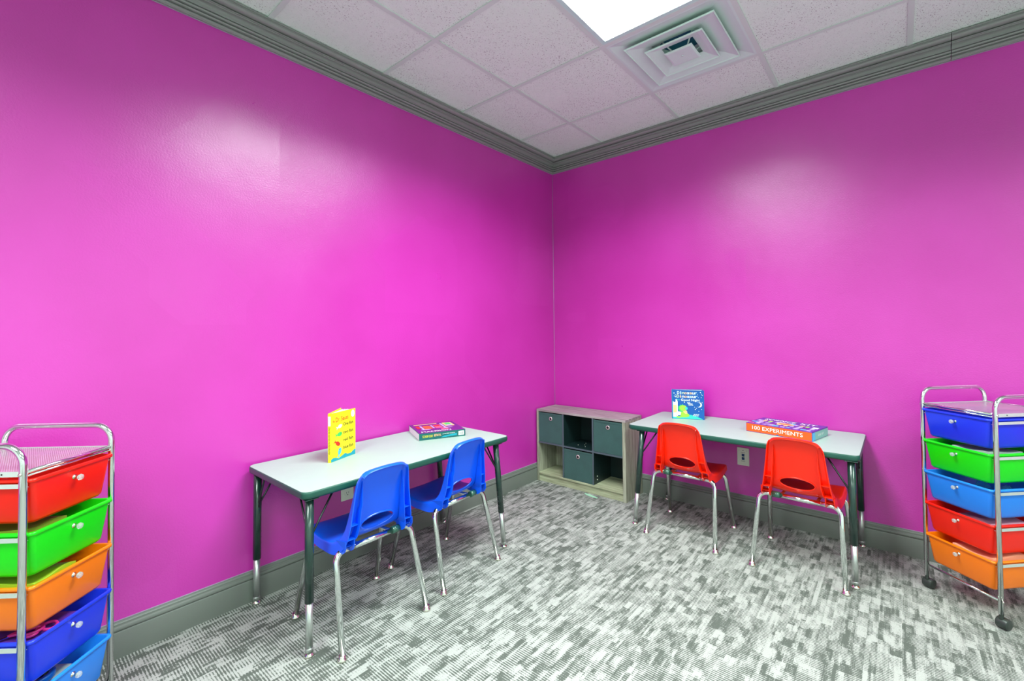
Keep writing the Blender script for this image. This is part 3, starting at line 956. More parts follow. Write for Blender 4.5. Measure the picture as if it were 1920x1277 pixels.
def storage_bin(x0, x1, z0, z1, gx, gz, label):
    yf, yb = CY0 + 0.004, CY1 - 0.03
    cx = (x0 + x1) / 2
    t = thing('storage_bin', label, 'bin', (cx, (yf + yb) / 2, z0), 0, 'fabric bins in the cube shelf')
    hy = (yb - yf) / 2; hx = (x1 - x0) / 2; h = z1 - z0
    bm = bmesh.new()
    N = 10
    # soft walls: slightly sagging grid on the front, plain others
    def sheet(o, u, v, nu, nv, amp, nrm):
        g = [[bm.verts.new(Vector(o) + Vector(u) * (i / nu) + Vector(v) * (j / nv) + Vector(nrm) * (amp * math.sin(PI * i / nu) * math.sin(PI * j / nv) * (0.6 + 0.4 * math.sin(i * 1.7 + j * 2.3)))) for j in range(nv + 1)] for i in range(nu + 1)]
        for i in range(nu):
            for j in range(nv):
                f = bm.faces.new((g[i][j], g[i + 1][j], g[i + 1][j + 1], g[i][j + 1])); f.smooth = True
    sheet((-hx, -hy, 0), (2 * hx, 0, 0), (0, 0, h), N, N, -0.003, (0, -1, 0))
    sheet((-hx, -hy + 0.003, 0), (2 * hx, 0, 0), (0, 0, h), 2, 2, 0, (0, 1, 0))
    sheet((-hx, hy, 0), (2 * hx, 0, 0), (0, 0, h), 2, 2, 0, (0, 1, 0))
    for s in (-1, 1):
        sheet((s * hx, -hy, 0), (0, 2 * hy, 0), (0, 0, h), 4, 4, 0.001, (s, 0, 0))
        sheet((s * (hx - 0.003), -hy, 0), (0, 2 * hy, 0), (0, 0, h), 2, 2, 0, (s, 0, 0))
    sheet((-hx, -hy, 0.001), (2 * hx, 0, 0), (0, 2 * hy, 0), 2, 2, 0, (0, 0, 1))
    obj('body', bm, W['bin'], t)
    bm = bmesh.new()
    for s in (-1, 1):
        box_minmax(bm, (s * hx - 0.002, -hy - 0.001, h - 0.012), (s * hx + 0.002, hy, h + 0.001))
        box_minmax(bm, (-hx, s * hy - 0.0016, h - 0.012), (hx, s * hy + 0.0016, h + 0.001))
    for s in (-1, 1): box_minmax(bm, (s * hx - 0.002, -hy - 0.0015, 0), (s * hx + 0.002, -hy + 0.001, h))
    obj('binding', bm, W['bin'], t)
    bm = bmesh.new()
    add_lathe(bm, [(0.0085, 0.0), (0.0085, 0.0035), (0.0115, 0.0045), (0.0145, 0.003), (0.0155, 0.0)], (gx - cx, -hy - 0.0005, gz - z0), (0, -1, 0), n=28)
    obj('grommet', bm, W['ring'], t)
    bm = bmesh.new()
    add_lathe(bm, [(0.0086, 0.0), (0.0086, 0.0047)], (gx - cx, -hy - 0.0006, gz - z0), (0, -1, 0), n=24)
    obj('grommet_hole', bm, W['dark'], t)
storage_bin(XI0 + 0.004, D1 - 0.010, ZM + 0.007, 0.553, 0.157, 0.512, 'charcoal fabric bin in the upper left cubby of the shelf')
storage_bin(D2 + 0.010, XI1 - 0.004, ZM + 0.007, 0.553, 0.666, 0.510, 'charcoal fabric bin in the upper right cubby of the shelf')
storage_bin(D1 + 0.010, D2 - 0.010, ZB + 0.001, 0.297, 0.408, 0.254, 'charcoal fabric bin in the lower middle cubby of the shelf')

# ------------------------------------------------------------------ wall plates
t = thing('wall_outlet', 'white power outlet plate on the left wall behind the blue chair', 'outlet', (0.0, -1.933, 0.377))
bm = bmesh.new(); add_box(bm, (0.0025, 0, 0), (0.005, 0.072, 0.116), bevel=0.0015); obj('cover_plate', bm, W['plate'], t)
for dz in (-0.021, 0.021):
    bm = bmesh.new(); add_lathe(bm, [(0.0165, 0.0), (0.0165, 0.0062), (0.0155, 0.0068)], (0, 0, dz), (1, 0, 0), n=24); rc = obj('receptacle', bm, W['plate'], t)
    bm = bmesh.new()
    for dy in (-0.006, 0.006): box_minmax(bm, (0.0068, dy - 0.001, dz - 0.001), (0.0074, dy + 0.001, dz + 0.008))
    add_lathe(bm, [(0.0025, 0), (0.0025, 0.0006)], (0.0068, 0, dz - 0.008), (1, 0, 0), n=10)
    obj('slot', bm, W['slot'], rc)
t = thing('data_outlet', 'white data outlet plate with two blue jacks on the right wall', 'outlet', (1.4965, 0.0, 0.3845))
bm = bmesh.new(); add_box(bm, (0, -0.0025, 0), (0.071, 0.005, 0.114), bevel=0.0015); obj('cover_plate', bm, W['plate'], t)
for dz in (0.010, -0.012):
    bm = bmesh.new(); add_box(bm, (0, -0.006, dz), (0.016, 0.004, 0.0165), bevel=0.001); obj('data_jack', bm, W['jack'], t)
bm = bmesh.new(); add_lathe(bm, [(0.003, 0), (0.0026, 0.0012)], (0, -0.005, 0.040), (0, -1, 0), n=12)
obj('screw', bm, W['slot'], t)
for x in (-0.0236, 0.0236):
    bm = bmesh.new(); box_minmax(bm, (x - 0.0004, -0.0054, 0.036), (x + 0.0004, -0.005, 0.044)); obj('plate_marking', bm, W['slot'], t)
for z in (0.0265, -0.0285):
    bm = bmesh.new(); box_minmax(bm, (-0.012, -0.0053, z - 0.001), (0.012, -0.005, z + 0.001)); obj('plate_marking', bm, W['slot'], t)

# ------------------------------------------------------------------ drawer carts
def tub(bm, wt, dt, wb, db, yb, h, rim):
    """tub with rim at z=0, bottom at -h; front at y=0."""
    def L(hw, y0, y1, z, r):
        pts = rrect(hw, (y1 - y0) / 2, r, 4)
        return [(x, y + (y0 + y1) / 2, z) for x, y in pts]
    top0, top1 = 0.0, dt
    b0, b1 = yb, yb + db
    loops = [L(wt + rim, top0 - rim, top1 + rim, -0.009, 0.014), L(wt + rim + 0.001, top0 - rim - 0.001, top1 + rim + 0.001, -0.004, 0.014),
             L(wt + rim, top0 - rim, top1 + rim, 0.0, 0.014), L(wt + 0.001, top0 - 0.001, top1 + 0.001, 0.001, 0.014), L(wt - 0.0025, top0 + 0.0025, top1 - 0.0025, -0.001, 0.014),
             L(wb - 0.004, b0 + 0.004, b1 - 0.004, -h + 0.006, 0.016), L(wb - 0.014, b0 + 0.014, b1 - 0.014, -h + 0.0025, 0.012)]
    R = [[bm.verts.new(p) for p in l] for l in loops]
    n = len(R[0])
    for a, b in zip(R, R[1:]):
        for k in range(n):
            f = bm.faces.new((a[k], a[(k + 1) % n], b[(k + 1) % n], b[k])); f.smooth = True
    bm.faces.new(R[-1])
    loops = [L(wt + rim, top0 - rim, top1 + rim, -0.009, 0.014), L(wt + 0.0005, top0 - 0.0005, top1 + 0.0005, -0.0095, 0.014), L(wt, top0, top1, -0.012, 0.014),
             L(wb, b0, b1, -h + 0.008, 0.018), L(wb - 0.006, b0 + 0.006, b1 - 0.006, -h, 0.014)]
    R2 = [R[0]] + [[bm.verts.new(p) for p in l] for l in loops[1:]]
    for a, b in zip(R2, R2[1:]):
        for k in range(n):
            f = bm.faces.new((a[k], a[(k + 1) % n], b[(k + 1) % n], b[k])); f.smooth = True
    bm.faces.new(list(reversed(R2[-1])))

RIMS = [0.838, 0.695, 0.551, 0.407, 0.262]
def drawer_cart(label, loc, rotz, width, colors, names):
    t = thing('drawer_cart', label, 'drawer cart', loc, rotz, 'rolling drawer carts')
    hw, D, r = width / 2, 0.335, 0.0088
    for s in (-1, 1):
        bm = bmesh.new()
        pts = fillet([(s * hw, 0, 0.058), (s * hw, 0, 0.930), (s * hw, D, 0.930), (s * hw, D, 0.058)], 0.052, 12)
        add_tube(bm, pts, r, 18)
        fr = obj('side_frame', bm, W['chrome'], t)
        for z in RIMS:
            bm = bmesh.new()
            add_prism(bm, [(0.0055, -0.010), (0.0055, -0.0215), (-0.0085, -0.0215), (-0.0085, -0.0195), (0.0025, -0.0195), (0.0025, -0.010)],
                      lambda u, v: (s * (hw - 0.007 + u), 0.0, z + v), lambda u, v: (s * (hw - 0.007 + u), D, z + v))
            obj('drawer_rail', bm, W['rail'], fr)
        bm = bmesh.new()
        box_minmax(bm, (s * (hw - 0.001) - 0.0015, 0.0, 0.848), (s * (hw - 0.001) + 0.0015, D, 0.862))
        obj('shelf_rail', bm, W['rail'], fr)
        for z in (0.855, 0.110):
            for y in (0.0, D):
                bm = bmesh.new()
                add_lathe(bm, [(0.0045, 0), (0.0045, 0.0022), (0.002, 0.003)], (s * (hw + r - 0.0008), y, z), (s, 0, 0), n=12)
                obj('screw', bm, W['glide'], fr)
        for y in (0.055, D - 0.055):
            bm = bmesh.new()
            add_lathe(bm, [(0.0022, 0), (0.0022, 0.0006)], (s * (hw + 0.0005), y, 0.855), (s, 0, 0), n=10)
            obj('screw_hole', bm, W['dark'], fr)
    for y in (0.0, D):
        for nm, zz, rr in (('top_rail', 0.859, 0.0055), ('top_rail', 0.848, 0.0035), ('bottom_rail', 0.110, 0.0048)):
            bm = bmesh.new()
            add_tube(bm, [(-hw, y, zz), (hw, y, zz)], rr, 12)
            obj(nm, bm, W['chrome'], t)
    bm = bmesh.new(); box_minmax(bm, (-hw + 0.002, 0.002, 0.8585), (hw - 0.002, D - 0.002, 0.8597))
    obj('top_shelf', bm, W['mesh_sheet'], t)
    for k, (z, c) in enumerate(zip(RIMS, colors)):
        bm = bmesh.new()
        tub(bm, hw - 0.0125, D - 0.004, hw - 0.0235, D - 0.030, 0.011, 0.124, 0.0055)
        d = obj('drawer', bm, W[c], t)
        d['label'] = names[k]
        d.location = (0, -0.0105, z)
        kz = -0.033
        bm = bmesh.new()
        y0 = 0.011 * (-kz / 0.124)
        add_lathe(bm, [(0.0075, 0.0), (0.0075, 0.0015), (0.0042, 0.003), (0.0036, 0.011), (0.0055, 0.012)], (0, y0, kz), (0, -1, -0.09), n=16)
        kb = obj('knob', bm, W['glide'], d)
        bm = bmesh.new()
        add_lathe(bm, [(0.0045, 0.0115), (0.0075, 0.0135), (0.0090, 0.017), (0.0082, 0.021), (0.005, 0.0235), (0.0001, 0.0245)], (0, y0, kz), (0, -1, -0.09), n=9, smooth=False)
        for v in bm.verts: pass
        # crystal end is merged in the knob mesh as a second material
        me2 = kb.data
        b3 = bmesh.new(); b3.from_mesh(me2)
        base = len(b3.faces)
        bmesh.ops.recalc_face_normals(bm, faces=bm.faces)
        tmpm = bpy.data.meshes.new('tmp'); bm.to_mesh(tmpm); bm.free()
        b3.from_mesh(tmpm)
        b3.faces.ensure_lookup_table()
        for f in b3.faces[base:]: f.material_index = 1
        b3.to_mesh(me2); b3.free(); bpy.data.meshes.remove(tmpm)
        me2.materials.append(W['crystal'])
    for sx in (-1, 1):
        for y in (0.0, D):
            bm = bmesh.new()
            x = sx * hw
            add_tube(bm, [(x, y, 0.040), (x, y, 0.062)], 0.0075, 12)
            oy2 = 0.010
            add_lathe(bm, [(0.009, -0.0195), (0.018, -0.019), (0.0212, -0.017), (0.0222, -0.010), (0.0222, 0.010), (0.0212, 0.017), (0.018, 0.019), (0.009, 0.0195)], (x, y + oy2, 0.0224), (1, 0.15, 0), n=28)
            cs = obj('caster', bm, W['rubber'], t, smooth_angle=0.6)
    return t

RW = Matrix.Rotation(math.radians(-43.36), 3, 'Z')
RC = (2.4675, -0.4385)
drawer_cart('chrome drawer cart by the right wall, blue top drawer and orange bottom drawer', (RC[0], RC[1], 0), math.radians(-43.36), 0.2935,
            ['d_indigo', 'd_green', 'd_sky', 'd_red', 'd_orange'],
            ['deep blue drawer', 'green drawer', 'sky blue drawer', 'red drawer', 'orange drawer'])
LC = (0.4105, -3.0305)
drawer_cart('chrome drawer cart by the left wall, red top drawer and sky blue bottom drawer', (LC[0], LC[1], 0), math.radians(132.6), 0.272,
            ['d_red', 'd_green', 'd_orange', 'd_indigo', 'd_sky'],
            ['red drawer', 'green drawer', 'orange drawer', 'deep blue drawer', 'sky blue drawer'])

def in_cart(which, x, y, z):
    c, a = (RC, -43.36) if which == 'R' else (LC, 132.6)
    a = math.radians(a)
    return (c[0] + x * math.cos(a) - y * math.sin(a), c[1] + x * math.sin(a) + y * math.cos(a), z), a

def sheet_mesh(w, d, amp, seed, th=0.0012):
    rnd = random.Random(seed)
    bm = bmesh.new()
    n = 12
    ph = [rnd.uniform(0, 6) for _ in range(4)]
    def z(u, v): return amp * (math.sin(2.2 * u * PI + ph[0]) * 0.5 + math.sin(1.7 * v * PI + ph[1]) * 0.4 + math.sin((u + v) * 4 + ph[2]) * 0.3) + amp
    top = [[bm.verts.new(((i / n - .5) * w, (j / n - .5) * d, z(i / n, j / n) + th)) for j in range(n + 1)] for i in range(n + 1)]
    bot = [[bm.verts.new(((i / n - .5) * w, (j / n - .5) * d, z(i / n, j / n))) for j in range(n + 1)] for i in range(n + 1)]
    for i in range(n):
        for j in range(n):
            f = bm.faces.new((top[i][j], top[i + 1][j], top[i + 1][j + 1], top[i][j + 1])); f.smooth = True
            f = bm.faces.new((bot[i][j], bot[i][j + 1], bot[i + 1][j + 1], bot[i + 1][j])); f.smooth = True
    for i in range(n):
        for (a, b) in ((0, i), (n, i)):
            pass
        bm.faces.new((top[i][0], bot[i][0], bot[i + 1][0], top[i + 1][0])); bm.faces.new((top[i][n], top[i + 1][n], bot[i + 1][n], bot[i][n]))
        bm.faces.new((top[0][i], top[0][i + 1], bot[0][i + 1], bot[0][i])); bm.faces.new((top[n][i], bot[n][i], bot[n][i + 1], top[n][i + 1]))
    return bm

def paper(which, x, y, z, w, d, amp, m, label, cat, name, rot=0.0, seed=1):
    p, a = in_cart(which, x, y, z)
    o = obj(name, sheet_mesh(w, d, amp, seed), W[m], loc=p, rotz=a + rot)
    return tag(o, label, cat)

def stack_sheets(which, x, y, z0, z, w, d, m, label, cat, name, rot=0.0, seed=1):
    """a pile filling the tub up to z with a wavy top sheet"""
    p, a = in_cart(which, x, y, z0)
    bm = sheet_mesh(w, d, 0.007, seed, th=z - z0 - 0.004)
    return tag(obj(name, bm, W[m], loc=p, rotz=a + rot), label, cat)

stack_sheets('R', 0.030, 0.10, 0.272 - 0.12 + 0.004, 0.252, 0.15, 0.17, 'peach', 'crumpled peach paper pile in the orange drawer of the right cart', 'paper', 'paper_pile', 0.08, 3)
stack_sheets('R', 0.035, 0.12, 0.407 - 0.12, 0.392, 0.13, 0.17, 'pinkp', 'pale pink paper pile in the red drawer of the right cart', 'paper', 'paper_pile', -0.06, 5)
stack_sheets('R', 0.035, 0.10, 0.695 - 0.12, 0.686, 0.14, 0.17, 'greyp', 'grey paper pile in the green drawer of the right cart', 'paper', 'paper_pile', 0.05, 7)
stack_sheets('L', -0.035, 0.12, 0.695 - 0.12, 0.684, 0.11, 0.18, 'olive', 'crumpled olive paper pile in the green drawer of the left cart', 'paper', 'paper_pile', -0.04, 9)
stack_sheets('L', -0.028, 0.105, 0.551 - 0.12, 0.538, 0.13, 0.17, 'lime_card', 'lime green card stack in the orange drawer of the left cart', 'card', 'card_stack', 0.05, 11)
# wire netting in the sky blue drawer of the right cart
p, a = in_cart('R', 0.03, 0.10, 0.551 - 0.12 + 0.004)
bm = bmesh.new(); rnd = random.Random(4)
for k in range(14):
    x0 = -0.07 + k * 0.0105
    add_tube(bm, [(x0 + 0.008 * math.sin(j * 1.3 + k), -0.09 + j * 0.018, 0.055 + 0.022 * math.sin(j * 0.9 + k * 0.7) + 0.02) for j in range(11)], 0.0007, 5)
for k in range(10):
    y0 = -0.09 + k * 0.019
    add_tube(bm, [(-0.07 + j * 0.014, y0 + 0.006 * math.sin(j + k), 0.055 + 0.022 * math.sin(k * 0.9 + j * 0.9) + 0.02) for j in range(11)], 0.0007, 5)
tag(obj('wire_netting', bm, W['ink_blue'], loc=p, rotz=a), 'tangled pale blue netting in the sky blue drawer of the right cart', 'netting')
# scissors with pink handles in the deep blue drawer of the left cart
def scissors(x, y, z, rot, label):
    p, a = in_cart('L', x, y, z)
    t = thing('scissors', label, 'scissors', p, a + rot, 'pink handled scissors in the deep blue drawer')
    for s in (-1, 1):
        bm = bmesh.new()
        pts = [Vector((s * 0.019 + 0.015 * math.cos(q), -0.03 + 0.023 * math.sin(q), 0.006)) for q in [2 * PI * k / 18 for k in range(19)]]
        add_tube(bm, pts, 0.0042, 8, caps=False)
        add_tube(bm, [(s * 0.010, -0.010, 0.006), (0, 0.012, 0.006)], 0.004, 8)
        obj('handle', bm, W['pinkh'], t)
        bm = bmesh.new()
        add_prism(bm, [(-s * 0.005, 0.008), (s * 0.004, 0.008), (s * 0.001, 0.075), (-s * 0.004, 0.06)], lambda u, v: (u, v, 0.005 + s * 0.0008), lambda u, v: (u, v, 0.0062 + s * 0.0008))
        obj('blade', bm, W['chrome'], t)
    return t
scissors(-0.075, 0.080, 0.392, 0.9, 'pink handled scissors nearest the front corner post in the left cart')
scissors(-0.030, 0.060, 0.388, -0.7, 'pink handled scissors toward the middle of the deep blue drawer')
stack_sheets('L', -0.03, 0.11, 0.407 - 0.12, 0.384, 0.14, 0.20, 'ink_violet', 'purple folder stack under the pink scissors in the left cart', 'folder', 'folder_stack', 0.0, 13)
# dark roll of tape and a yellow pencil in the sky blue drawer of the left cart
p, a = in_cart('L', -0.035, 0.065, 0.262 - 0.022)
bm = bmesh.new()
add_lathe(bm, [(0.030, 0.0), (0.042, 0.0), (0.043, 0.004), (0.043, 0.012), (0.042, 0.016), (0.030, 0.016), (0.030, 0.0)], n=32)
tag(obj('tape_roll', bm, W['navy'], loc=p, rotz=a), 'dark blue roll of tape in the sky blue drawer of the left cart', 'tape')
stack_sheets('L', -0.03, 0.11, 0.262 - 0.12, 0.226, 0.14, 0.20, 'greyp', 'grey paper pile under the tape roll in the left cart', 'paper', 'paper_pile', 0.0, 15)
p, a = in_cart('L', -0.055, 0.045, 0.262 - 0.018)
t = thing('pencil', 'yellow pencil beside the dark tape roll in the left cart', 'pencil', p, a + 0.5)
bm = bmesh.new(); add_tube(bm, [(-0.06, -0.012, 0), (0.05, -0.012, 0)], 0.0036, 6); obj('shaft', bm, W['yellow'], t)
bm = bmesh.new(); add_lathe(bm, [(0.0036, 0), (0.0005, 0.012)], (0.05, -0.012, 0), (1, 0, 0), n=6); obj('tip', bm, W['ink_peach'], t)

# ------------------------------------------------------------------ yellow picture book, standing open
ZT = T1H
t = thing('picture_book', 'yellow fish picture book standing open on the left table', 'book', (0.283, -2.168, ZT))
A = Vector((0.283, -2.168)); Bf = Vector((0.2295, -2.016))
d1 = (Bf - A).normalized(); n1 = Vector((d1.y, -d1.x))   # outward (towards +x)
hgt, wdt = 0.225, 0.163
def board(name, p0, d, w, h, th, m, nrm):
    bm = bmesh.new()
    a, b = Vector(p0), Vector(p0) + d * w
    c, e = b - nrm * th, a - nrm * th
    vs = [(a.x, a.y), (b.x, b.y), (c.x, c.y), (e.x, e.y)]
    add_prism(bm, vs, lambda x, y: (x, y, 0.0), lambda x, y: (x, y, h))
    return obj(name, bm, m, t)
o0 = Vector((0.0, 0.0))
front = board('front_cover', o0, d1, wdt, hgt, 0.0022, W['yellow'], n1)
# spine faces the camera side, then the back cover swings away behind
sp_dir = Vector((-0.80, -0.60)).normalized()
sp_w = 0.014
board('spine', o0, sp_dir, sp_w, hgt, 0.0022, W['yellow'], Vector((sp_dir.y, -sp_dir.x)) * -1 if False else Vector((0.60, -0.80)))
s_end = o0 + sp_dir * sp_w
d2 = (Vector((0.167, -2.059)) - Vector((0.283, -2.168)) - s_end).normalized()
board('back_cover', s_end, d2, wdt, hgt, 0.0022, W['yellow'], Vector((-d2.y, d2.x)))
for k in range(5):
    f = (k + 1) / 6
    dd = (d1 * (1 - f) + d2 * f).normalized()
    st = o0 + (s_end - o0) * (0.25 + 0.5 * f) + dd * 0.004
    bm = bmesh.new()
    nn = Vector((dd.y, -dd.x))
    for q in range(3):
        a = st + nn * (q * 0.0012 - 0.001); b = a + dd * (wdt - 0.012 - 0.02 * abs(f - .5))
        m1 = a * 0.5 + b * 0.5 + nn * 0.004 * (f - 0.5)
        for u, v in ((a, m1), (m1, b)):
            c, e = v - nn * 0.0006, u - nn * 0.0006
            add_prism(bm, [(u.x, u.y), (v.x, v.y), (c.x, c.y), (e.x, e.y)], lambda x, y: (x, y, 0.002), lambda x, y: (x, y, hgt - 0.004))
    obj('pages', bm, W['paper'], t)
fr = frame((0, 0, 0), (d1.x, d1.y, 0), (0, 0, 1))
if (fr.to_3x3() @ Vector((0, 0, 1))).dot(Vector((n1.x, n1.y, 0))) < 0: raise RuntimeError('book frame')
text('author_text', 'Dr. Seuss', W['ink_red'], front, fr, 0.072, 0.192, w=0.082, h=0.022, bold=0.012, rot=0.04)
text('author_text', 'By', W['ink_red'], front, fr, 0.020, 0.184, h=0.013, bold=0.006)
for yv, s in ((0.162, 'One fish'), (0.124, 'two fish'), (0.088, 'red fish'), (0.052, 'blue fish')):
    text('title_text', s, W['black'], front, fr, 0.113, yv, w=0.066, h=0.0145, bold=0.014)
def fish(cx, cy, s, m, rot, nm='fish_picture'):
    R = lambda x, y: (cx + (x * math.cos(rot) - y * math.sin(rot)) * s, cy + (x * math.sin(rot) + y * math.cos(rot)) * s)
    body = [R(math.cos(a) * 1.0, math.sin(a) * 0.6) for a in [2 * PI * k / 18 for k in range(18)]]
    tail = [R(-0.8, 0), R(-1.8, 0.6), R(-1.45, 0.0), R(-1.8, -0.6)]
    decal(nm, [body, tail], m, front, fr, 0.0004)
    decal('fish_eye', [ell(*R(0.5, 0.18), s * 0.12, s * 0.12, 8)], W['black'], front, fr, 0.0007)
fish(0.058, 0.157, 0.014, W['white'], 0.3)
fish(0.056, 0.120, 0.016, W['ink_green'], 0.1)
fish(0.044, 0.078, 0.016, W['ink_red'], PI - 0.55 + PI)
fish(0.056, 0.040, 0.017, W['ink_blue'], 1.25)
wave = [(0.001, 0.001), (wdt - 0.001, 0.001), (wdt - 0.001, 0.026)] + [(x / 100, 0.016 + 0.006 * math.sin(x * 0.9) + 0.05 * (x / 100 - .08)) for x in (15, 13, 11, 9, 7, 5, 3, 1.5)] + [(0.001, 0.014)]
decal('wave_picture', [wave], W['ink_teal'], front, fr, 0.0003)
decal('badge', [ell(0.145, 0.203, 0.012, 0.017, 20)], W['white'], front, fr, 0.0003)
text('badge_text', 'I', W['ink_teal'], front, fr, 0.145, 0.203, h=0.012, off=0.0006)
spf = frame((s_end.x, s_end.y, 0), (-sp_dir.x, -sp_dir.y, 0), (0, 0, 1))
decal('spine_panel', [[(0.001, 0.168), (sp_w - 0.001, 0.168), (sp_w - 0.001, 0.212), (0.001, 0.212)]], W['white'], front, spf, 0.0004)
spt = frame((s_end.x, s_end.y, 0), (0, 0, -1), (-sp_dir.x, -sp_dir.y, 0))
text('spine_text', 'One fish two fish red fish blue fish', W['black'], front, spt, -0.100, sp_w / 2, w=0.125, h=0.007, off=0.0005)

# ------------------------------------------------------------------ dinosaur board book
ang = math.atan2(0.073, 0.184)
t = thing('board_book', 'blue board book with a green dinosaur standing on the right table', 'book', (1.121, -0.225, T1H), ang)
w2, h2 = 0.198, 0.192
def pb(name, a, b, m, bev=0.0006, rz=0.0):
    bm = bmesh.new(); box_minmax(bm, a, b, bevel=bev)
    if rz: bmesh.ops.rotate(bm, cent=(0, 0, 0), matrix=Matrix.Rotation(rz, 3, 'Z'), verts=bm.verts)
    return obj(name, bm, m, t)
front = pb('front_cover', (0, 0, 0), (w2, 0.0025, h2), W['navy'])
pb('pages', (0.004, 0.0027, 0.002), (w2 - 0.006, 0.010, h2 - 0.002), W['paper'], rz=0.02)
pb('pages', (0.004, 0.011, 0.002), (w2 - 0.010, 0.018, h2 - 0.002), W['paper'], rz=0.12)
pb('back_cover', (0.0, 0.020, 0), (w2, 0.0225, h2), W['navy'], rz=0.16)
pb('spine', (-0.0025, 0, 0), (0.0, 0.022, h2), W['ink_teal'])
fr = frame((0, 0, 0), (1, 0, 0), (0, 0, 1))
cols = [W['white'], W['ink_mist'], W['ink_pale'], W['ink_peach'], W['white'], W['ink_peach'], W['white'], W['ink_mist']]
def rainbow(body, cx, y, w, h, shift=0):
    n = len(body); xs_ = [cx - w / 2 + w * (k + 0.5) / n for k in range(n)]
    for k, ch in enumerate(body):
        text('title_text', ch, cols[(k + shift) % len(cols)], front, fr, xs_[k], y - (0.0 if ch in 'Ditdhk' else 0.0025), w=w / n * (0.92 if ch not in 'it,' else 0.45), h=h if ch[0] in 'DGNdhti' else h * 0.74, bold=0.014)
def rainbow_front(*a): rainbow(*a)
fr = frame((0, 0, 0), (1, 0, 0), (0, 0, 1))
rainbow('Dinosaur', 0.093, 0.1735, 0.124, 0.0185)
rainbow('Dinosaur', 0.093, 0.1500, 0.130, 0.0185, 2)
text('title_text', 'Say', W['ink_sea'], front, fr, 0.036, 0.1265, w=0.026, h=0.0125, bold=0.004)
text('title_text', 'Good Night', W['white'], front, fr, 0.113, 0.1245, w=0.116, h=0.0195, bold=0.006)
text('title_text', ',', W['white'], front, fr, 0.159, 0.163, h=0.005, bold=0.006)
text('title_text', ',', W['white'], front, fr, 0.162, 0.1445, h=0.005, bold=0.006)
for k, yv in enumerate((0.108, 0.101, 0.094)):
    for q in range(3 if k else 2):
        decal('subtitle_text', [[(0.094 + q * 0.010 + k * 0.004, yv - 0.002), (0.102 + q * 0.010 + k * 0.004, yv - 0.002), (0.102 + q * 0.010 + k * 0.004, yv + 0.0025), (0.094 + q * 0.010 + k * 0.004, yv + 0.0025)]], W['white'], front, fr, 0.0003)
for k, yv in enumerate((0.0335, 0.0245)):
    for q in range(3):
        decal('subtitle_text', [[(0.132 + q * 0.012 - k * 0.004, yv - 0.0015), (0.142 + q * 0.012 - k * 0.004, yv - 0.0015), (0.142 + q * 0.012 - k * 0.004, yv + 0.002), (0.132 + q * 0.012 - k * 0.004, yv + 0.002)]], W['white'], front, fr, 0.0003)
# crescent moon
mo = ell(0.167, 0.097, 0.0165, 0.0165, 20, -2.3, 2.0) + [(p[0], p[1]) for p in reversed(ell(0.159, 0.0985, 0.0155, 0.0150, 16, -1.9, 1.65))]
quads = []
oa = ell(0.167, 0.097, 0.0165, 0.0165, 20, -2.3, 2.0); ia = ell(0.159, 0.0985, 0.0160, 0.0150, 20, -1.95, 1.75)
for k in range(20): quads.append([oa[k], oa[k + 1], ia[k + 1], ia[k]])
decal('moon_picture', quads, W['white'], front, fr, 0.0003)
st = [(0.012, 0.170), (0.020, 0.158), (0.014, 0.150), (0.022, 0.146), (0.182, 0.168), (0.186, 0.160), (0.176, 0.178), (0.180, 0.145), (0.150, 0.074), (0.143, 0.066), (0.139, 0.081), (0.181, 0.067), (0.076, 0.112), (0.185, 0.112), (0.164, 0.055)]
decal('star_picture', [ell(a, b, 0.0022 if k % 3 else 0.0032, 0.0022 if k % 3 else 0.0032, 8) for k, (a, b) in enumerate(st)], W['white'], front, fr, 0.0003)
decal('hill_picture', [[(0.004, 0.002), (0.190, 0.002), (0.170, 0.012), (0.140, 0.024), (0.11, 0.030), (0.07, 0.022), (0.03, 0.016), (0.004, 0.014)]], W['ink_sea'], front, fr, 0.00025)
decal('tower_picture', [[(0.004, 0.012), (0.034, 0.012), (0.034, 0.115), (0.026, 0.128), (0.020, 0.112), (0.012, 0.108), (0.004, 0.118)], ell(0.026, 0.124, 0.006, 0.006, 10)], W['white'], front, fr, 0.0003)
decal('tower_picture', [[(0.006, 0.040), (0.030, 0.040), (0.028, 0.090), (0.006, 0.092)]], W['ink_peach'], front, fr, 0.0004)
decal('pillow_picture', [ell(0.038, 0.036, 0.022, 0.013, 16)], W['white'], front, fr, 0.0004)
crest = []
for k in range(15):
    a = math.radians(75 + 210 * k / 14); r = 0.031 if k % 2 else 0.024
    crest.append((0.064 + r * math.cos(a), 0.070 + r * 0.9 * math.sin(a)))
decal('dinosaur_picture', [crest], W['ink_green'], front, fr, 0.0005)
decal('dinosaur_picture', [ell(0.069, 0.072, 0.023, 0.019, 20), [(0.048, 0.010), (0.088, 0.012), (0.106, 0.020), (0.104, 0.032), (0.082, 0.046), (0.056, 0.048)], [(0.024, 0.022), (0.028, 0.008), (0.048, 0.006), (0.056, 0.020), (0.040, 0.016)]], W['ink_lime'], front, fr, 0.0007)
decal('dinosaur_picture', [ell(0.088, 0.071, 0.008, 0.010, 12)], W['ink_sea'], front, fr, 0.0008)
decal('dinosaur_picture', [[(0.066, 0.050), (0.086, 0.058), (0.092, 0.052), (0.094, 0.036), (0.082, 0.034)]], W['ink_peach'], front, fr, 0.0009)
decal('dinosaur_eye', [ell(0.0775, 0.0715, 0.0016, 0.0016, 8)], W['black'], front, fr, 0.0012)

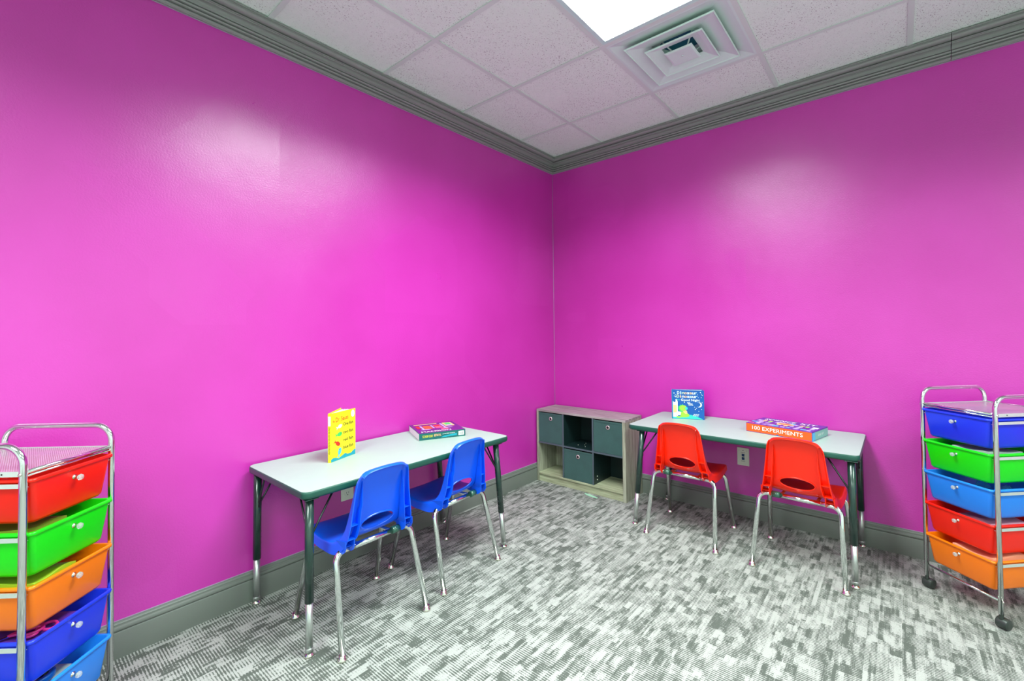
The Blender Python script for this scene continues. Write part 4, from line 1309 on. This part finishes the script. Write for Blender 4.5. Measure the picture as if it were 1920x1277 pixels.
# ------------------------------------------------------------------ game box on the left table
a1 = math.atan2(0.241, 0.108)
t = thing('game_box', 'purple topped game box with teal sides lying on the left table', 'board game', (0.272, -1.660, T1H), a1)
bw, bd, bh = 0.266, 0.255, 0.038
bm = bmesh.new(); box_minmax(bm, (0.001, 0.001, 0), (bw - 0.001, bd - 0.001, bh - 0.002), bevel=0.0008); obj('tray', bm, W['paper'], t)
bm = bmesh.new(); box_minmax(bm, (0, 0, bh - 0.003), (bw, bd, bh), bevel=0.0006)
box_minmax(bm, (0, 0, 0.0008), (bw, 0.0012, bh - 0.002)); box_minmax(bm, (bw - 0.0012, 0, 0.0008), (bw, bd, bh - 0.002)); box_minmax(bm, (0, bd - 0.0012, 0.0008), (bw, bd, bh - 0.002))
lid = obj('lid', bm, W['dteal'], t)
ft = frame((0, 0, bh), (1, 0, 0), (0, 1, 0)); ff = frame((0, 0, 0), (1, 0, 0), (0, 0, 1))
decal('lid_picture', [[(0.002, 0.002), (bw - 0.002, 0.002), (bw - 0.002, bd - 0.002), (0.002, bd - 0.002)]], W['ink_purple'], lid, ft, 0.0003)
def rc(x0, y0, x1, y1): return [(x0, y0), (x1, y0), (x1, y1), (x0, y1)]
decal('lid_picture', [rc(0.06, 0.10, 0.105, 0.17), ell(0.082, 0.17, 0.022, 0.02, 14)], W['ink_orange'], lid, ft, 0.0006)
decal('lid_picture', [rc(0.125, 0.10, 0.165, 0.19), rc(0.145, 0.055, 0.185, 0.085)], W['ink_pink'], lid, ft, 0.0006)
decal('lid_picture', [rc(0.045, 0.095, 0.056, 0.19), rc(0.109, 0.105, 0.119, 0.19), rc(0.172, 0.10, 0.184, 0.22)], W['ink_lav'], lid, ft, 0.0006)
decal('lid_picture', [rc(0.190, 0.13, 0.245, 0.23)], W['ink_peach'], lid, ft, 0.0006)
decal('lid_picture', [rc(0.200, 0.14, 0.236, 0.22)], W['ink_green'], lid, ft, 0.0009)
decal('lid_picture', [ell(0.216, 0.15, 0.018, 0.02, 14), ell(0.06, 0.085, 0.03, 0.010, 12), ell(0.19, 0.09, 0.03, 0.008, 12)], W['ink_lav'], lid, ft, 0.0012)
decal('lid_picture', [rc(0.02, 0.12, 0.04, 0.19), rc(0.128, 0.15, 0.16, 0.18)], W['ink_red'], lid, ft, 0.0012)
decal('lid_picture', [rc(0.02, 0.222, 0.16, 0.236)], W['ink_peach'], lid, ft, 0.0008)
text('title_text', 'MANSION', W['white'], lid, ft, 0.105, 0.030, w=0.17, h=0.026, bold=0.006, off=0.0012)
text('side_text', 'SCOOBY-DOO!', W['yellow'], lid, ff, 0.048, 0.020, w=0.058, h=0.013, bold=0.006, off=0.0006)
text('side_text', 'BETRAYAL', W['ink_peach'], lid, ff, 0.104, 0.022, w=0.040, h=0.013, bold=0.006, off=0.0006)
decal('side_panel', [[(0.12, 0.006), (0.215, 0.010), (0.215, 0.022), (0.14, 0.014)]], W['ink_teal'], lid, ff, 0.0003)
text('side_text', 'AT MYSTERY MANSION', W['white'], lid, ff, 0.168, 0.025, w=0.072, h=0.005, off=0.0006)
decal('barcode_label', [rc(0.225, 0.008, 0.258, 0.031)], W['white'], lid, ff, 0.0004)
decal('barcode_bars', [rc(0.231 + k * 0.0034, 0.012, 0.2322 + k * 0.0034 + (k % 2) * 0.0008, 0.026) for k in range(7)], W['slot'], lid, ff, 0.0007)

# ------------------------------------------------------------------ science kit box on the right table
a2 = math.radians(-12.2)
t = thing('science_kit_box', 'flat purple box with an orange 100 EXPERIMENTS side on the right table', 'science kit', (1.594, -0.3225, T1H), a2)
bw, bd, bh = 0.341, 0.222, 0.050
bm = bmesh.new(); box_minmax(bm, (0, 0, 0), (bw, bd, bh), bevel=0.0012)
box_ = obj('carton', bm, W['ink_violet'], t)
ft = frame((0, 0, bh), (1, 0, 0), (0, 1, 0)); ff = frame((0, 0, 0), (1, 0, 0), (0, 0, 1)); fs = frame((bw, 0, 0), (0, 1, 0), (0, 0, 1))
decal('orange_side', [rc(0.002, 0.003, bw - 0.002, bh - 0.003)], W['ink_orange'], box_, ff, 0.0002)
decal('notch', [[(0.162, 0.0), (0.178, 0.0), (0.174, 0.007), (0.166, 0.007)]], W['navy'], box_, ff, 0.0004)
text('side_text', '100 EXPERIMENTS', W['white'], box_, ff, 0.166, 0.0265, w=0.262, h=0.0205, bold=0.0, off=0.0006)
decal('teal_side', [rc(0.002, 0.002, bd - 0.002, bh - 0.006)], W['pale_teal'], box_, fs, 0.0002)
decal('teal_side', [rc(0.002, 0.002, 0.04, bh - 0.006)], W['ink_blue'], box_, fs, 0.0003)
text('side_text', 'SCIENCE', W['white'], box_, fs, 0.10, 0.024, w=0.045, h=0.011, bold=0.006, off=0.0006)
text('side_text', 'KIT', W['white'], box_, fs, 0.145, 0.024, w=0.022, h=0.011, bold=0.006, off=0.0006)
text('title_text', 'SCIENCE', W['white'], box_, ft, 0.115, 0.180, w=0.165, h=0.038, bold=0.006, off=0.0006)
text('title_text', 'KIT', W['white'], box_, ft, 0.262, 0.180, w=0.078, h=0.038, bold=0.006, off=0.0006)
rnd = random.Random(12)
pal = ['ink_lav', 'ink_lav', 'white', 'ink_peach', 'ink_lime', 'ink_pink', 'ink_blue', 'ink_purple', 'ink_lav']
for k in range(30):
    x = 0.012 + (k % 10) * 0.0325 + rnd.uniform(-0.004, 0.004); y = 0.014 + (k // 10) * 0.045 + rnd.uniform(-0.004, 0.004)
    ww, dd = rnd.uniform(0.015, 0.034), rnd.uniform(0.018, 0.044); sh = rnd.uniform(-0.01, 0.01)
    x1 = min(x + ww, bw - 0.006)
    decal('lid_picture', [[(x, y), (x1, y), (min(x1 + sh, bw - 0.005), y + dd), (x + sh, y + dd)]], W[pal[rnd.randrange(len(pal))]], box_, ft, 0.0003 + 0.00008 * k / 30)
decal('lid_picture', [ell(0.17, 0.105, 0.045, 0.028, 24)], W['ink_peach'], box_, ft, 0.0005)
decal('lid_picture', [ell(0.17, 0.105, 0.034, 0.015, 24)], W['ink_orange'], box_, ft, 0.0008)

# ------------------------------------------------------------------ scraps on the carpet
bm = bmesh.new()
P = [(0.478, -0.296), (0.530, -0.300), (0.600, -0.322), (0.596, -0.336), (0.525, -0.330), (0.480, -0.312)]
add_prism(bm, P, lambda x, y: (x, y, 0.0008), lambda x, y: (x, y, 0.0022))
tag(obj('paper_scrap', bm, W['scrap']), 'pale green paper scrap on the carpet under the cube shelf front', 'scrap')
bm = bmesh.new(); add_lathe(bm, [(0.003, 0.0005), (0.006, 0.003), (0.003, 0.006)], (2.104, -0.446, 0), n=10)
tag(obj('bead', bm, W['ink_pink']), 'tiny pink bead on the carpet behind the right table leg', 'bead')
